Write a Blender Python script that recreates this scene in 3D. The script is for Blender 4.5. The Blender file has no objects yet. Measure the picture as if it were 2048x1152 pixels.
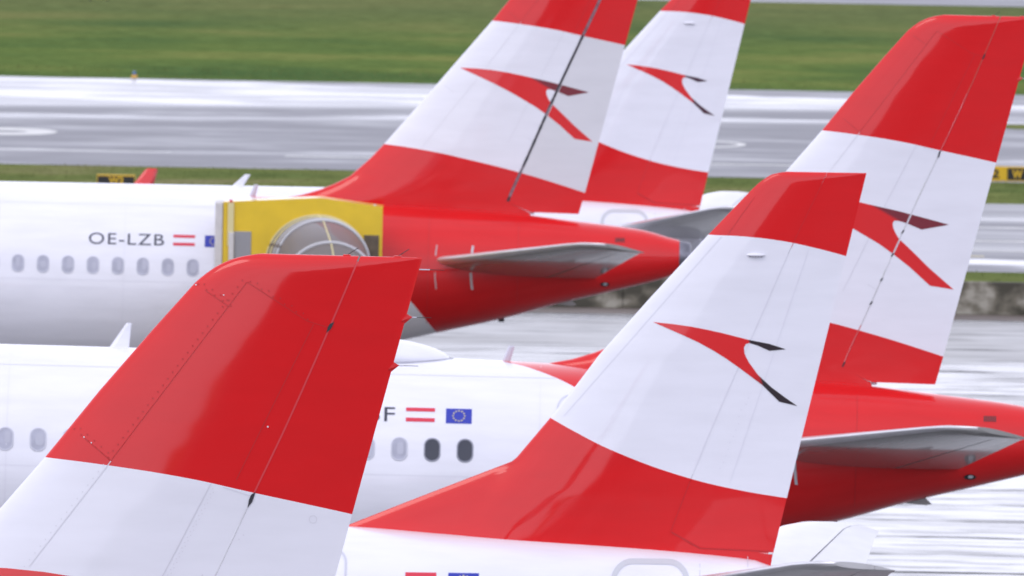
import bpy, bmesh, math, random
from mathutils import Vector, Matrix, noise
from mathutils.geometry import tessellate_polygon
random.seed(5)
scene = bpy.context.scene
C = scene.collection
R = math.radians

# ------------------------------------------------------------------ camera
CAM_Z = 17.5
cam_d = bpy.data.cameras.new('camera'); cam = bpy.data.objects.new('camera', cam_d); C.objects.link(cam)
cam_d.sensor_width = 36.0
cam_d.lens = 38000.0 / 2048.0 * 36.0
cam_d.clip_start = 1.0; cam_d.clip_end = 9000.0
_p = math.atan(1260 / 38000.0); _r = 0.0186
_X = Vector((1, 0, 0)); _F = Vector((0, math.cos(_p), -math.sin(_p))); _U = _X.cross(_F)
_R = _X * math.cos(_r) + _U * math.sin(_r); _V = _U * math.cos(_r) - _X * math.sin(_r)
m = Matrix((_R, _V, -_F)).transposed().to_4x4(); m.translation = Vector((0, 0, CAM_Z))
cam.matrix_world = m
cam_d.dof.use_dof = True; cam_d.dof.focus_distance = 196.0; cam_d.dof.aperture_fstop = 11.5
scene.camera = cam

# ------------------------------------------------------------------ sky, sun, exposure
SUN_EL, SUN_AZ = 52.0, 215.0
w = bpy.data.worlds.new('World'); scene.world = w; w.use_nodes = True
nt = w.node_tree; nt.nodes.clear()
def N(nt, t, **k):
    n = nt.nodes.new(t)
    for a, b in k.items(): setattr(n, a, b)
    return n
sky = N(nt, 'ShaderNodeTexSky', sky_type='NISHITA', sun_disc=False)
sky.sun_elevation = R(SUN_EL); sky.sun_rotation = R(SUN_AZ); sky.air_density = 1.0; sky.dust_density = 4.0
sc = N(nt, 'ShaderNodeVectorMath', operation='SCALE'); sc.inputs['Scale'].default_value = 0.9
tc = N(nt, 'ShaderNodeTexCoord'); mp = N(nt, 'ShaderNodeMapping'); mp.inputs['Scale'].default_value = (1.5, 1.5, 4)
nz = N(nt, 'ShaderNodeTexNoise'); nz.inputs['Scale'].default_value = 2.2; nz.inputs['Detail'].default_value = 5
cr = N(nt, 'ShaderNodeValToRGB')
cr.color_ramp.elements[0].position = 0.3; cr.color_ramp.elements[0].color = (8.2, 8.35, 9.9, 1)
cr.color_ramp.elements[1].position = 0.75; cr.color_ramp.elements[1].color = (10.2, 10.3, 12.0, 1)
mx = N(nt, 'ShaderNodeMixRGB'); mx.inputs[0].default_value = 0.9
bg = N(nt, 'ShaderNodeBackground'); bg.inputs[1].default_value = 0.15
wo = N(nt, 'ShaderNodeOutputWorld')
L = nt.links.new
L(tc.outputs['Generated'], mp.inputs[0]); L(mp.outputs[0], nz.inputs[0]); L(nz.outputs[0], cr.inputs[0])
sz = N(nt, 'ShaderNodeSeparateXYZ'); L(tc.outputs['Generated'], sz.inputs[0])
gr = N(nt, 'ShaderNodeMapRange'); gr.inputs[1].default_value = 0.0; gr.inputs[2].default_value = 0.9; gr.inputs[3].default_value = 1.12; gr.inputs[4].default_value = 0.53
L(sz.outputs[2], gr.inputs[0]); gs = N(nt, 'ShaderNodeVectorMath', operation='SCALE'); L(cr.outputs[0], gs.inputs[0]); L(gr.outputs[0], gs.inputs['Scale'])
L(sky.outputs[0], mx.inputs[1]); L(gs.outputs[0], mx.inputs[2]); L(mx.outputs[0], bg.inputs[0]); L(bg.outputs[0], wo.inputs[0])
sd = bpy.data.lights.new('sun', 'SUN'); sun = bpy.data.objects.new('sun', sd); C.objects.link(sun)
sd.energy = 0.5; sd.angle = R(25); sd.color = (1.0, 0.97, 0.93)
sun.rotation_euler = (R(90 - SUN_EL), 0, R(180 - SUN_AZ))
sun.location = (0, 0, 60)
scene.view_settings.view_transform = 'Standard'; scene.view_settings.look = 'None'
scene.view_settings.exposure = 0.2; scene.view_settings.gamma = 1.0
scene.render.engine = 'CYCLES'

# ------------------------------------------------------------------ materials
def new_mat(name):
    m = bpy.data.materials.new(name); m.use_nodes = True
    return m, m.node_tree, m.node_tree.nodes['Principled BSDF']
def simple(name, col, rough=0.4, metal=0.0, coat=0.0, var=0.0, scale=3.0, bump=0.0):
    m, nt, b = new_mat(name)
    b.inputs['Base Color'].default_value = (*col, 1); b.inputs['Roughness'].default_value = rough
    b.inputs['Metallic'].default_value = metal
    if coat: b.inputs['Coat Weight'].default_value = coat; b.inputs['Coat Roughness'].default_value = 0.06
    if var or bump:
        tc = N(nt, 'ShaderNodeTexCoord'); nz = N(nt, 'ShaderNodeTexNoise'); nz.inputs['Scale'].default_value = scale; nz.inputs['Detail'].default_value = 6
        nt.links.new(tc.outputs['Object'], nz.inputs[0])
        if var:
            r = N(nt, 'ShaderNodeValToRGB')
            r.color_ramp.elements[0].position = 0.3; r.color_ramp.elements[1].position = 0.7
            r.color_ramp.elements[0].color = (*[c * (1 - var) for c in col], 1); r.color_ramp.elements[1].color = (*[min(1, c * (1 + var)) for c in col], 1)
            nt.links.new(nz.outputs[0], r.inputs[0]); nt.links.new(r.outputs[0], b.inputs['Base Color'])
        if bump:
            bp = N(nt, 'ShaderNodeBump'); bp.inputs['Strength'].default_value = bump; bp.inputs['Distance'].default_value = 0.02
            nt.links.new(nz.outputs[0], bp.inputs['Height']); nt.links.new(bp.outputs[0], b.inputs['Normal'])
    return m
WHITE = (0.84, 0.845, 0.925); RED = (0.71, 0.008, 0.011)

def paint_finish(nt, b, tc, waviness=0.16):
    """glossy aircraft enamel: clear coat over colour, with the slight waviness of skin panels"""
    b.inputs['Roughness'].default_value = 0.34; b.inputs['Specular IOR Level'].default_value = 0.2; b.inputs['Coat Weight'].default_value = 0.72; b.inputs['Coat Roughness'].default_value = 0.05
    nz = N(nt, 'ShaderNodeTexNoise'); nz.inputs['Scale'].default_value = 0.9; nz.inputs['Detail'].default_value = 1.5
    bp = N(nt, 'ShaderNodeBump'); bp.inputs['Strength'].default_value = waviness; bp.inputs['Distance'].default_value = 0.05
    nt.links.new(tc.outputs['Object'], nz.inputs[0]); nt.links.new(nz.outputs[0], bp.inputs['Height'])
    nt.links.new(bp.outputs[0], b.inputs['Normal']); nt.links.new(bp.outputs[0], b.inputs['Coat Normal'])
def dirt(nt, tc, col, amount=0.06):
    """faint streaky grime over a colour"""
    mp = N(nt, 'ShaderNodeMapping'); mp.inputs['Scale'].default_value = (0.5, 3, 2.5)
    nz = N(nt, 'ShaderNodeTexNoise'); nz.inputs['Scale'].default_value = 1.7; nz.inputs['Detail'].default_value = 7
    mr = N(nt, 'ShaderNodeMapRange'); mr.inputs[1].default_value = 0.35; mr.inputs[2].default_value = 0.75; mr.inputs[3].default_value = 1.0; mr.inputs[4].default_value = 1.0 - amount
    mu = N(nt, 'ShaderNodeVectorMath', operation='SCALE')
    nt.links.new(tc.outputs['Object'], mp.inputs[0]); nt.links.new(mp.outputs[0], nz.inputs[0]); nt.links.new(nz.outputs[0], mr.inputs[0])
    nt.links.new(col, mu.inputs[0]); nt.links.new(mr.outputs[0], mu.inputs['Scale'])
    return mu.outputs[0]
def curve_diff(nt, sep, pts, horiz=True):
    """returns (z - f(x)) if horiz, else (x - f(z)); f is a curve through pts given as (arg, value)"""
    a0, a1 = pts[0][0], pts[-1][0]; vs = [p[1] for p in pts]; v0, v1 = min(vs) - 0.1, max(vs) + 0.1
    fc = N(nt, 'ShaderNodeFloatCurve'); cm = fc.mapping; c = cm.curves[0]
    P = [((a - a0) / (a1 - a0), (v - v0) / (v1 - v0)) for a, v in pts]
    c.points[0].location = P[0]; c.points[1].location = P[-1]
    for p in P[1:-1]: c.points.new(*p)
    cm.update()
    mr = N(nt, 'ShaderNodeMapRange'); mr.inputs[1].default_value = a0; mr.inputs[2].default_value = a1
    m2 = N(nt, 'ShaderNodeMapRange'); m2.inputs[3].default_value = v0; m2.inputs[4].default_value = v1
    sb = N(nt, 'ShaderNodeMath', operation='SUBTRACT')
    A, B = ('X', 'Z') if horiz else ('Z', 'X')
    nt.links.new(sep.outputs[A], mr.inputs[0]); nt.links.new(mr.outputs[0], fc.inputs['Value']); nt.links.new(fc.outputs[0], m2.inputs[0])
    nt.links.new(sep.outputs[B], sb.inputs[0]); nt.links.new(m2.outputs[0], sb.inputs[1])
    return sb.outputs[0]
def gt0(nt, s):
    g = N(nt, 'ShaderNodeMath', operation='GREATER_THAN'); g.inputs[1].default_value = 0.0
    nt.links.new(s, g.inputs[0]); return g.outputs[0]
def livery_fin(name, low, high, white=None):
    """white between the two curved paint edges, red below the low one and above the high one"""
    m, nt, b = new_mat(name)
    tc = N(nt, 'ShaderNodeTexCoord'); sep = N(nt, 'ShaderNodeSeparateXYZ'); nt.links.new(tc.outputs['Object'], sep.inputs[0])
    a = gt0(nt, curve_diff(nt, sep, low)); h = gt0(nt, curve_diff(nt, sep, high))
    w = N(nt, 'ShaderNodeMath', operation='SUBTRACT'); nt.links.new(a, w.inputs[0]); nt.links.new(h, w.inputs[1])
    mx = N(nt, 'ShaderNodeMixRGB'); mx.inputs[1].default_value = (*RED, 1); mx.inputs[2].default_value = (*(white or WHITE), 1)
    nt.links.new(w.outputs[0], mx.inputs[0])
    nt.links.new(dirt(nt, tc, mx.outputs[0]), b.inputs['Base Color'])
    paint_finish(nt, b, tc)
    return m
def livery_body(name, edge):
    """white body with the red tail aft of a slanting paint edge"""
    m, nt, b = new_mat(name)
    tc = N(nt, 'ShaderNodeTexCoord'); sep = N(nt, 'ShaderNodeSeparateXYZ'); nt.links.new(tc.outputs['Object'], sep.inputs[0])
    a = gt0(nt, curve_diff(nt, sep, edge, horiz=False))
    mx = N(nt, 'ShaderNodeMixRGB'); mx.inputs[1].default_value = (*WHITE, 1); mx.inputs[2].default_value = (*RED, 1)
    nt.links.new(a, mx.inputs[0]); nt.links.new(dirt(nt, tc, mx.outputs[0], 0.08), b.inputs['Base Color'])
    paint_finish(nt, b, tc, 0.04)
    return m
def gradient_red(name, stops):
    """emblem paint: bright red that turns to a dark shade along given places; stops = (x0,z0,x1,z1,colour)"""
    m, nt, b = new_mat(name)
    tc = N(nt, 'ShaderNodeTexCoord'); sep = N(nt, 'ShaderNodeSeparateXYZ'); nt.links.new(tc.outputs['Object'], sep.inputs[0])
    prev = None
    for (nx, nz_, d0, d1, col) in stops:
        ax = N(nt, 'ShaderNodeMath', operation='MULTIPLY'); ax.inputs[1].default_value = nx
        az = N(nt, 'ShaderNodeMath', operation='MULTIPLY'); az.inputs[1].default_value = nz_
        ad = N(nt, 'ShaderNodeMath', operation='ADD')
        nt.links.new(sep.outputs['X'], ax.inputs[0]); nt.links.new(sep.outputs['Z'], az.inputs[0]); nt.links.new(ax.outputs[0], ad.inputs[0]); nt.links.new(az.outputs[0], ad.inputs[1])
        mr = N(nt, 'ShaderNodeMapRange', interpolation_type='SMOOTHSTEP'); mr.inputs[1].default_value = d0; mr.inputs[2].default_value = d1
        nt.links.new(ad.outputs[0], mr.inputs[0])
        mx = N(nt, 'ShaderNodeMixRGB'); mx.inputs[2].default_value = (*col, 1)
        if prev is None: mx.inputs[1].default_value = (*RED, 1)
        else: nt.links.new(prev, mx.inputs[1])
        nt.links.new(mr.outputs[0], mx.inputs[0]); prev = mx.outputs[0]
    nt.links.new(prev, b.inputs['Base Color']); b.inputs['Roughness'].default_value = 0.3
    b.inputs['Coat Weight'].default_value = 0.6; b.inputs['Coat Roughness'].default_value = 0.05
    return m

# paint edges, measured in the airframe: (x aft of the rudder's lower rear corner, z above it)
A_LOW = [(-6.5, 1.55), (-4.17, 1.40), (-3.33, 1.298), (-2.25, 1.09), (-1.117, 0.825), (0.138, 0.462), (0.6, 0.32)]
A_HIGH = [(-3.0, 4.18), (-1.95, 4.11), (-1.457, 4.065), (-0.678, 3.963), (-0.046, 3.84), (0.899, 3.655), (1.3, 3.57)]
E_LOW = [(-3.6, 2.10), (-3.142, 1.863), (-2.824, 1.694), (-2.247, 1.42), (-1.193, 1.06), (-0.471, 0.90), (0.187, 0.80), (0.5, 0.76)]
E_HIGH = [(-1.5, 4.48), (-0.985, 4.459), (-0.483, 4.445), (0.021, 4.395), (0.497, 4.305), (0.939, 4.195), (1.2, 4.12)]
A_BODY = [(-4.2, -1.2), (-3.2, -2.4), (-2.6, -2.98), (-1.87, -3.6), (-0.9, -4.75), (-0.17, -5.85), (0.13, -6.65), (0.24, -7.2), (0.4, -7.5)]

M = {}
M['fin_a'] = livery_fin('airliner fin paint', A_LOW, A_HIGH)
M['fin_z'] = livery_fin('greyer rudder white', A_LOW, A_HIGH, (0.72, 0.72, 0.77))  # rudder white a little greyer than the fin's
M['fin_e'] = livery_fin('regional jet fin paint', E_LOW, E_HIGH)
M['body_a'] = livery_body('airliner body paint', A_BODY)
mm, nt_, b_ = new_mat('white aircraft paint'); tc_ = N(nt_, 'ShaderNodeTexCoord'); rg = N(nt_, 'ShaderNodeRGB'); rg.outputs[0].default_value = (*WHITE, 1)
nt_.links.new(dirt(nt_, tc_, rg.outputs[0], 0.07), b_.inputs['Base Color']); paint_finish(nt_, b_, tc_, 0.04); M['white'] = mm
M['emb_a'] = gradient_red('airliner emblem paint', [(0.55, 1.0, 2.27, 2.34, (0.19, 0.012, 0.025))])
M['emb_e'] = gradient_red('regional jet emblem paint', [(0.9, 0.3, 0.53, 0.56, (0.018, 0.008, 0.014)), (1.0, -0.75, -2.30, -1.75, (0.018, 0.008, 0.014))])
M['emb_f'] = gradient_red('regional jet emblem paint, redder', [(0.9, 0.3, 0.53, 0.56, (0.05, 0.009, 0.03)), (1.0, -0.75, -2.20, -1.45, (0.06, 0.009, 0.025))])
M['red'] = simple('red paint', RED, 0.3, coat=0.8)
M['cove'] = simple('dark hinge cove', (0.03, 0.03, 0.04), 0.6)
M['cove_mid'] = simple('mauve grey hinge gap', (0.36, 0.32, 0.37), 0.6, var=0.35, scale=14)  # mottled mauve grey filling the wider rudder gap
M['grey'] = simple('grey tailplane paint', (0.29, 0.29, 0.285), 0.25, coat=0.6, var=0.1, scale=2)
M['grey_l'] = simple('pale grey tailplane paint', (0.56, 0.56, 0.58), 0.3, coat=0.6, var=0.08, scale=2)
M['lead'] = simple('bright leading edge', (0.75, 0.75, 0.78), 0.28, metal=0.6, var=0.05)
M['dark'] = simple('dark metal', (0.05, 0.05, 0.055), 0.45, metal=0.5)
M['exh'] = simple('exhaust titanium', (0.22, 0.22, 0.26), 0.4, metal=0.8, var=0.25, scale=6)
M['pane'] = simple('window blind behind pane', (0.42, 0.43, 0.53), 0.35, coat=0.15, var=0.12, scale=5)
M['blind'] = simple('paler window blind', (0.475, 0.485, 0.58), 0.4)  # lighter patch inside some panes
M['pane_dark'] = simple('dark cabin window', (0.035, 0.04, 0.062), 0.3, coat=0.2)
M['rim'] = simple('window rim', (0.60, 0.61, 0.70), 0.5)
M['rim_dark'] = simple('dark grey rim', (0.30, 0.31, 0.38), 0.4)  # darker rim tone for the dark windows and the radome's edge
M['seam_f'] = simple('faint seam in white paint', (0.73, 0.73, 0.81), 0.45)
M['ink'] = simple('registration ink', (0.035, 0.04, 0.07), 0.45)
M['flagred'] = simple('flag red', (0.70, 0.035, 0.075), 0.4)
M['flagblue'] = simple('flag blue', (0.022, 0.04, 0.42), 0.4)
M['star'] = simple('flag star yellow', (0.62, 0.55, 0.30), 0.4)
M['seam_r'] = simple('seam in red paint', (0.52, 0.010, 0.014), 0.5); M['seam_hl'] = simple('painted glint on red hinge edge', (0.66, 0.045, 0.055), 0.4)  # seam_hl: reflected light on the hinge line, painted as a paler red
M['seam_w'] = simple('seam in white paint', (0.70, 0.695, 0.76), 0.5)
M['outline'] = simple('door outline grey', (0.58, 0.60, 0.65), 0.4)
M['tyre'] = simple('tyre rubber', (0.02, 0.02, 0.022), 0.8)
M['steel'] = simple('strut steel', (0.5, 0.5, 0.52), 0.35, metal=0.8)

# ------------------------------------------------------------------ mesh helpers
def mesh_obj(name, verts, faces, mats, parent=None, smooth=True, fmat=None, loc=None):
    me = bpy.data.meshes.new(name); me.from_pydata([tuple(v) for v in verts], [], faces); me.update()
    if not isinstance(mats, (list, tuple)): mats = [mats]
    for m in mats: me.materials.append(m)
    for i, p in enumerate(me.polygons):
        p.use_smooth = smooth
        if fmat: p.material_index = fmat[i]
    o = bpy.data.objects.new(name, me); C.objects.link(o)
    if parent: o.parent = parent
    if loc is not None: o.location = loc
    return o
class MB:
    """collects shapes into one mesh"""
    def __init__(s): s.v = []; s.f = []; s.m = []
    def add(s, v, f, mi=0):
        n = len(s.v); s.v += [tuple(a) for a in v]; s.f += [tuple(i + n for i in q) for q in f]; s.m += [mi] * len(f); return s
    def box(s, c, d, mi=0, rz=0.0, ry=0.0, rx=0.0, bev=0.0):
        bm = bmesh.new(); bmesh.ops.create_cube(bm, size=1.0)
        for v in bm.verts: v.co = Vector((v.co.x * d[0], v.co.y * d[1], v.co.z * d[2]))
        if bev: bmesh.ops.bevel(bm, geom=bm.edges[:], offset=bev, segments=2, affect='EDGES', profile=0.6)
        mt = Matrix.Translation(c) @ Matrix.Rotation(rz, 4, 'Z') @ Matrix.Rotation(ry, 4, 'Y') @ Matrix.Rotation(rx, 4, 'X')
        bm.verts.index_update(); s.add([mt @ v.co for v in bm.verts], [[v.index for v in f.verts] for f in bm.faces], mi); bm.free(); return s
    def tube(s, pts, r, mi=0, n=8, caps=True, r2=None):
        pts = [Vector(p) for p in pts]; V = []; Fc = []
        for i, p in enumerate(pts):
            d = (pts[min(i + 1, len(pts) - 1)] - pts[max(i - 1, 0)]).normalized()
            up = Vector((0, 0, 1)) if abs(d.z) < 0.9 else Vector((1, 0, 0)); a = d.cross(up).normalized(); b = d.cross(a)
            rr = r if r2 is None else r + (r2 - r) * i / (len(pts) - 1)
            for k in range(n): t = 2 * math.pi * k / n; V.append(p + a * math.cos(t) * rr + b * math.sin(t) * rr)
        for i in range(len(pts) - 1):
            for k in range(n): k2 = (k + 1) % n; Fc.append((i * n + k, i * n + k2, (i + 1) * n + k2, (i + 1) * n + k))
        if caps: Fc.append(tuple(range(n - 1, -1, -1))); Fc.append(tuple((len(pts) - 1) * n + k for k in range(n)))
        return s.add(V, Fc, mi)
    def build(s, name, mats, parent=None, smooth=False, loc=None):
        return mesh_obj(name, s.v, s.f, mats, parent, smooth, s.m, loc)
def interp(pts, t):
    """piecewise-linear y(t) for points sorted by first item"""
    if t <= pts[0][0]: return pts[0][1]
    for (a, b), (c, d) in zip(pts, pts[1:]):
        if t <= c: return b + (d - b) * (t - a) / (c - a)
    return pts[-1][1]
def smooth_interp(pts, t):
    """monotone cubic through pts"""
    n = len(pts)
    if t <= pts[0][0]: return pts[0][1]
    if t >= pts[-1][0]: return pts[-1][1]
    for i in range(n - 1):
        if t <= pts[i + 1][0]: break
    def slope(j):
        if j == 0: return (pts[1][1] - pts[0][1]) / (pts[1][0] - pts[0][0])
        if j == n - 1: return (pts[-1][1] - pts[-2][1]) / (pts[-1][0] - pts[-2][0])
        a = (pts[j][1] - pts[j - 1][1]) / (pts[j][0] - pts[j - 1][0]); b = (pts[j + 1][1] - pts[j][1]) / (pts[j + 1][0] - pts[j][0])
        return 0 if a * b <= 0 else 2 * a * b / (a + b)
    x0, y0 = pts[i]; x1, y1 = pts[i + 1]; h = x1 - x0; u = (t - x0) / h; m0, m1 = slope(i) * h, slope(i + 1) * h
    return (2 * u**3 - 3 * u**2 + 1) * y0 + (u**3 - 2 * u**2 + u) * m0 + (-2 * u**3 + 3 * u**2) * y1 + (u**3 - u**2) * m1

# ------------------------------------------------------------------ fins
class Fin:
    def __init__(s, le, te, hinge, top, rudder_floor, zmin, T, cmax, hull=0.0):
        s.le = [(z, x) for x, z in le]; s.te = [(z, x) for x, z in te]; s.hi = [(z, x) for x, z in hinge]
        s.top = top; s.floor = rudder_floor; s.zmin = zmin; s.T = T; s.cmax = cmax; s.hull = hull
    def xle(s, z): return interp(s.le, z)
    def xte(s, z): return interp(s.te, z)
    def xhi(s, z): return smooth_interp(s.hi, z)
    def half(s, x, z, cap=True):
        a, b = s.xle(z), s.xte(z); c = max(b - a, 0.05); u = min(max((x - a) / c, 0.0), 1.0)
        y = 5 * s.T * (0.2969 * math.sqrt(u) - 0.126 * u - 0.3516 * u * u + 0.2843 * u**3 - 0.1015 * u**4) * min(c, s.cmax)
        if s.hull:
            zd = interp([(-7.0, 0.0), (-6.0, 0.285), (-5.046, 0.682), (-3.64, 1.253), (-2.6, 1.30), (-1.4, 0.8), (0.0, 0.2)], x)
            if z < 1.9:
                am = interp([(-0.6, -5.2), (1.253, -3.64), (1.95, -3.07)], z); um = min(max((x - am) / (b - am), 0.0), 1.0)
                y = 5 * s.T * (0.2969 * math.sqrt(um) - 0.126 * um - 0.3516 * um * um + 0.2843 * um**3 - 0.1015 * um**4) * min(b - am, s.cmax)
            d = max(0.0, zd - z); yd = 0.19 * (1 - math.exp(-(d / 0.42) ** 0.8)) * min(1.0, max(0.0, -2.2 - x) / 1.6); y = (y ** 3 + yd ** 3) ** (1 / 3)
        if cap:
            r = max(y * 1.7, 0.015); d = s.top - z
            if d < r: y *= math.sqrt(max(0.0, 1 - ((r - d) / r) ** 2))
        return max(y, 0.006 if z < s.top - 0.004 else 0.0)
    def surf(s, x, z, side=-1, off=0.004): return Vector((x, side * (s.half(x, z) + off), z))
    def zrows(s, z0, n=96):
        zs = [z0 + (s.top - 0.36 - z0) * i / n for i in range(n)]
        k = 16
        zs += [s.top - 0.36 + 0.36 * math.sin(math.pi / 2 * i / k) for i in range(k + 1)]
        return zs
def build_surface(name, fin, xa, xb, z0fn, mats, parent, gap_front=False, gap_rear=False, nu=36, loc=None, clus=True):
    """closed slab between chordwise limits xa(z)..xb(z)"""
    zs = fin.zrows(0.0)
    rows = []
    for j, q in enumerate(zs):
        row = []
        for i in range(nu + 1):
            u = i / nu
            if clus: u = 1 - math.cos(u * math.pi / 2) if i else 0.0
            t = q / fin.top; z = q
            for _ in range(8):
                x = xa(z) + (xb(z) - xa(z)) * u
                zz0 = z0fn(x); z = zz0 + (fin.top - zz0) * t
            x = xa(z) + (xb(z) - xa(z)) * u
            row.append((x, z))
        rows.append(row)
    V = []; Fc = []; mi = []
    nv = len(rows); W = nu + 1
    for side in (-1, 1):
        for row in rows:
            for x, z in row: V.append((x, side * fin.half(x, z), z))
    for sdi in range(2):
        o = sdi * nv * W
        for j in range(nv - 1):
            for i in range(nu):
                q = (o + j * W + i, o + j * W + i + 1, o + (j + 1) * W + i + 1, o + (j + 1) * W + i)
                Fc.append(q if sdi == 0 else q[::-1]); mi.append(0)
    off = nv * W
    def strip(i, rev):   # spar face, own vertices
        n = len(V)
        for j in range(nv):
            V.append(V[j * W + i]); V.append(V[off + j * W + i])
        for j in range(nv - 1):
            q = (n + 2 * j, n + 2 * j + 1, n + 2 * j + 3, n + 2 * j + 2); Fc.append(q[::-1] if rev else q); mi.append(1)
    if gap_front: strip(0, True)
    if gap_rear: strip(nu, False)
    n = len(V)   # floor face
    for i in range(W): V.append(V[i]); V.append(V[off + i])
    for i in range(nu): Fc.append((n + 2 * i, n + 2 * i + 1, n + 2 * i + 3, n + 2 * i + 2)); mi.append(0)
    o = mesh_obj(name, V, Fc, mats, parent, True, mi, loc)
    bm = bmesh.new(); bm.from_mesh(o.data); bmesh.ops.remove_doubles(bm, verts=[v for v in bm.verts if v.co.z > fin.top - 0.0005 or True], dist=0.00005)
    bmesh.ops.recalc_face_normals(bm, faces=bm.faces[:]); bm.to_mesh(o.data); bm.free()
    if gap_front or gap_rear or True:
        me = o.data
        for e in me.edges: pass
        me.set_sharp_from_angle(angle=R(50))
    return o
def decal(name, fin, poly, mats, parent, side=-1, off=0.005, cuts=None, loc=None, maxlen=0.16):
    """flat outline laid onto the fin's curved skin; cuts = hinge strip (xa(z), xb(z)) left free"""
    bm = bmesh.new()
    tris = tessellate_polygon([[Vector((x, z, 0)) for x, z in poly]])
    vs = [bm.verts.new((x, 0, z)) for x, z in poly]
    for t in tris:
        try: bm.faces.new([vs[i] for i in t])
        except ValueError: pass
    if cuts:
        (xa0, za0), (xa1, za1), hw = cuts
        d = Vector((xa1 - xa0, 0, za1 - za0)).normalized(); nrm = Vector((d.z, 0, -d.x))
        for sgn in (-1, 1):
            bmesh.ops.bisect_plane(bm, geom=bm.verts[:] + bm.edges[:] + bm.faces[:], plane_co=Vector((xa0, 0, za0)) + nrm * hw * sgn, plane_no=nrm)
        kill = [f for f in bm.faces if abs((f.calc_center_median() - Vector((xa0, 0, za0))).dot(nrm)) < hw]
        bmesh.ops.delete(bm, geom=kill, context='FACES')
    for _ in range(6):
        es = [e for e in bm.edges if e.calc_length() > maxlen]
        if not es: break
        bmesh.ops.subdivide_edges(bm, edges=es, cuts=1, use_grid_fill=False)
        bmesh.ops.triangulate(bm, faces=[f for f in bm.faces if len(f.verts) > 3])
    for v in bm.verts: v.co = fin.surf(v.co.x, v.co.z, side, off)
    bm.normal_update()
    for f in bm.faces:
        if f.normal.y * side < 0: f.normal_flip()
        f.smooth = True
    me = bpy.data.meshes.new(name); bm.to_mesh(me); bm.free()
    for m_ in mats: me.materials.append(m_)
    o = bpy.data.objects.new(name, me); C.objects.link(o); o.parent = parent
    if loc is not None: o.location = loc
    return o
def strip_on(mb, fin, pts, width, side=-1, off=0.004, mi=0, step=0.12):
    """thin seam line laid on the skin"""
    P = []
    for (a, b), (c, d) in zip(pts, pts[1:]):
        n = max(1, int(math.hypot(c - a, d - b) / step))
        for k in range(n): P.append((a + (c - a) * k / n, b + (d - b) * k / n))
    P.append(pts[-1]); V = []; Fc = []
    for i, (x, z) in enumerate(P):
        a = P[max(i - 1, 0)]; b = P[min(i + 1, len(P) - 1)]; dx, dz = b[0] - a[0], b[1] - a[1]; l = math.hypot(dx, dz) or 1
        nx, nz_ = -dz / l * width / 2, dx / l * width / 2
        V += [fin.surf(x + nx, z + nz_, side, off), fin.surf(x - nx, z - nz_, side, off)]
    for i in range(len(P) - 1): q = (2 * i, 2 * i + 1, 2 * i + 3, 2 * i + 2); Fc.append(q)
    mb.add(V, Fc, mi)
def rivets_on(mb, fin, p0, p1, pitch, r, side=-1, mi=0, jitter=0.0, zig=0.0):
    L_ = math.hypot(p1[0] - p0[0], p1[1] - p0[1]); n = int(L_ / pitch); nx, nz_ = -(p1[1] - p0[1]) / L_, (p1[0] - p0[0]) / L_
    for k in range(n + 1):
        t = k / n; s_ = zig * (1 if k % 2 else -1) + random.uniform(-jitter, jitter)
        x = p0[0] + (p1[0] - p0[0]) * t + nx * s_; z = p0[1] + (p1[1] - p0[1]) * t + nz_ * s_
        V = [fin.surf(x + r * math.cos(a), z + r * math.sin(a), side, 0.005) for a in [i * math.pi / 3 for i in range(6)]]
        mb.add(V, [tuple(range(6))], mi)

A_LE = [(-7.3, -0.6), (-6.7, 0.0), (-6.35, 0.185), (-5.95, 0.265), (-5.55, 0.395), (-5.25, 0.52), (-4.93, 0.69), (-4.51, 1.08), (-4.17, 1.45), (-3.34, 2.44), (-2.63, 3.30), (-1.95, 4.12), (-1.47, 4.74), (-0.99, 5.32), (-0.60, 5.775), (-0.50, 5.86), (-0.41, 5.925), (-0.30, 5.98), (-0.20, 6.015), (-0.07, 6.04), (0.0, 6.05)]
A_TE = [(-0.06, -0.6), (0.0, 0.0), (0.12, 0.452), (0.90, 3.652), (1.49, 6.05)]
A_HI = [(-1.8, -0.6), (-1.525, 0.25), (-1.085, 1.31), (-0.60, 2.487), (-0.03, 3.79), (0.272, 4.469), (0.655, 5.40), (0.91, 6.05)]
finA = Fin(A_LE, A_TE, A_HI, 6.05, None, -0.6, 0.105, 4.6)
K_LE = [(-7.0, -0.6), (-6.6, 0.02), (-6.0, 0.285), (-5.046, 0.682), (-3.64, 1.253), (-3.142, 1.863), (-2.787, 2.324), (-2.474, 2.756), (-1.791, 3.55), (-0.985, 4.459), (-0.554, 4.925), (-0.40, 5.09), (-0.30, 5.19), (-0.20, 5.265), (-0.12, 5.315), (0.0, 5.345), (0.1, 5.36)]
K_TE = [(-0.14, -0.6), (0.0, 0.0), (0.187, 0.828), (0.946, 4.209), (1.205, 5.36)]
K_HI = [(-1.75, -0.6), (-1.44, 0.29), (-0.985, 1.512), (-0.24, 3.308), (0.12, 4.179), (0.66, 5.36)]
finK = Fin(K_LE, K_TE, K_HI, 5.36, None, -0.6, 0.10, 4.2, hull=1.0)
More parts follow.
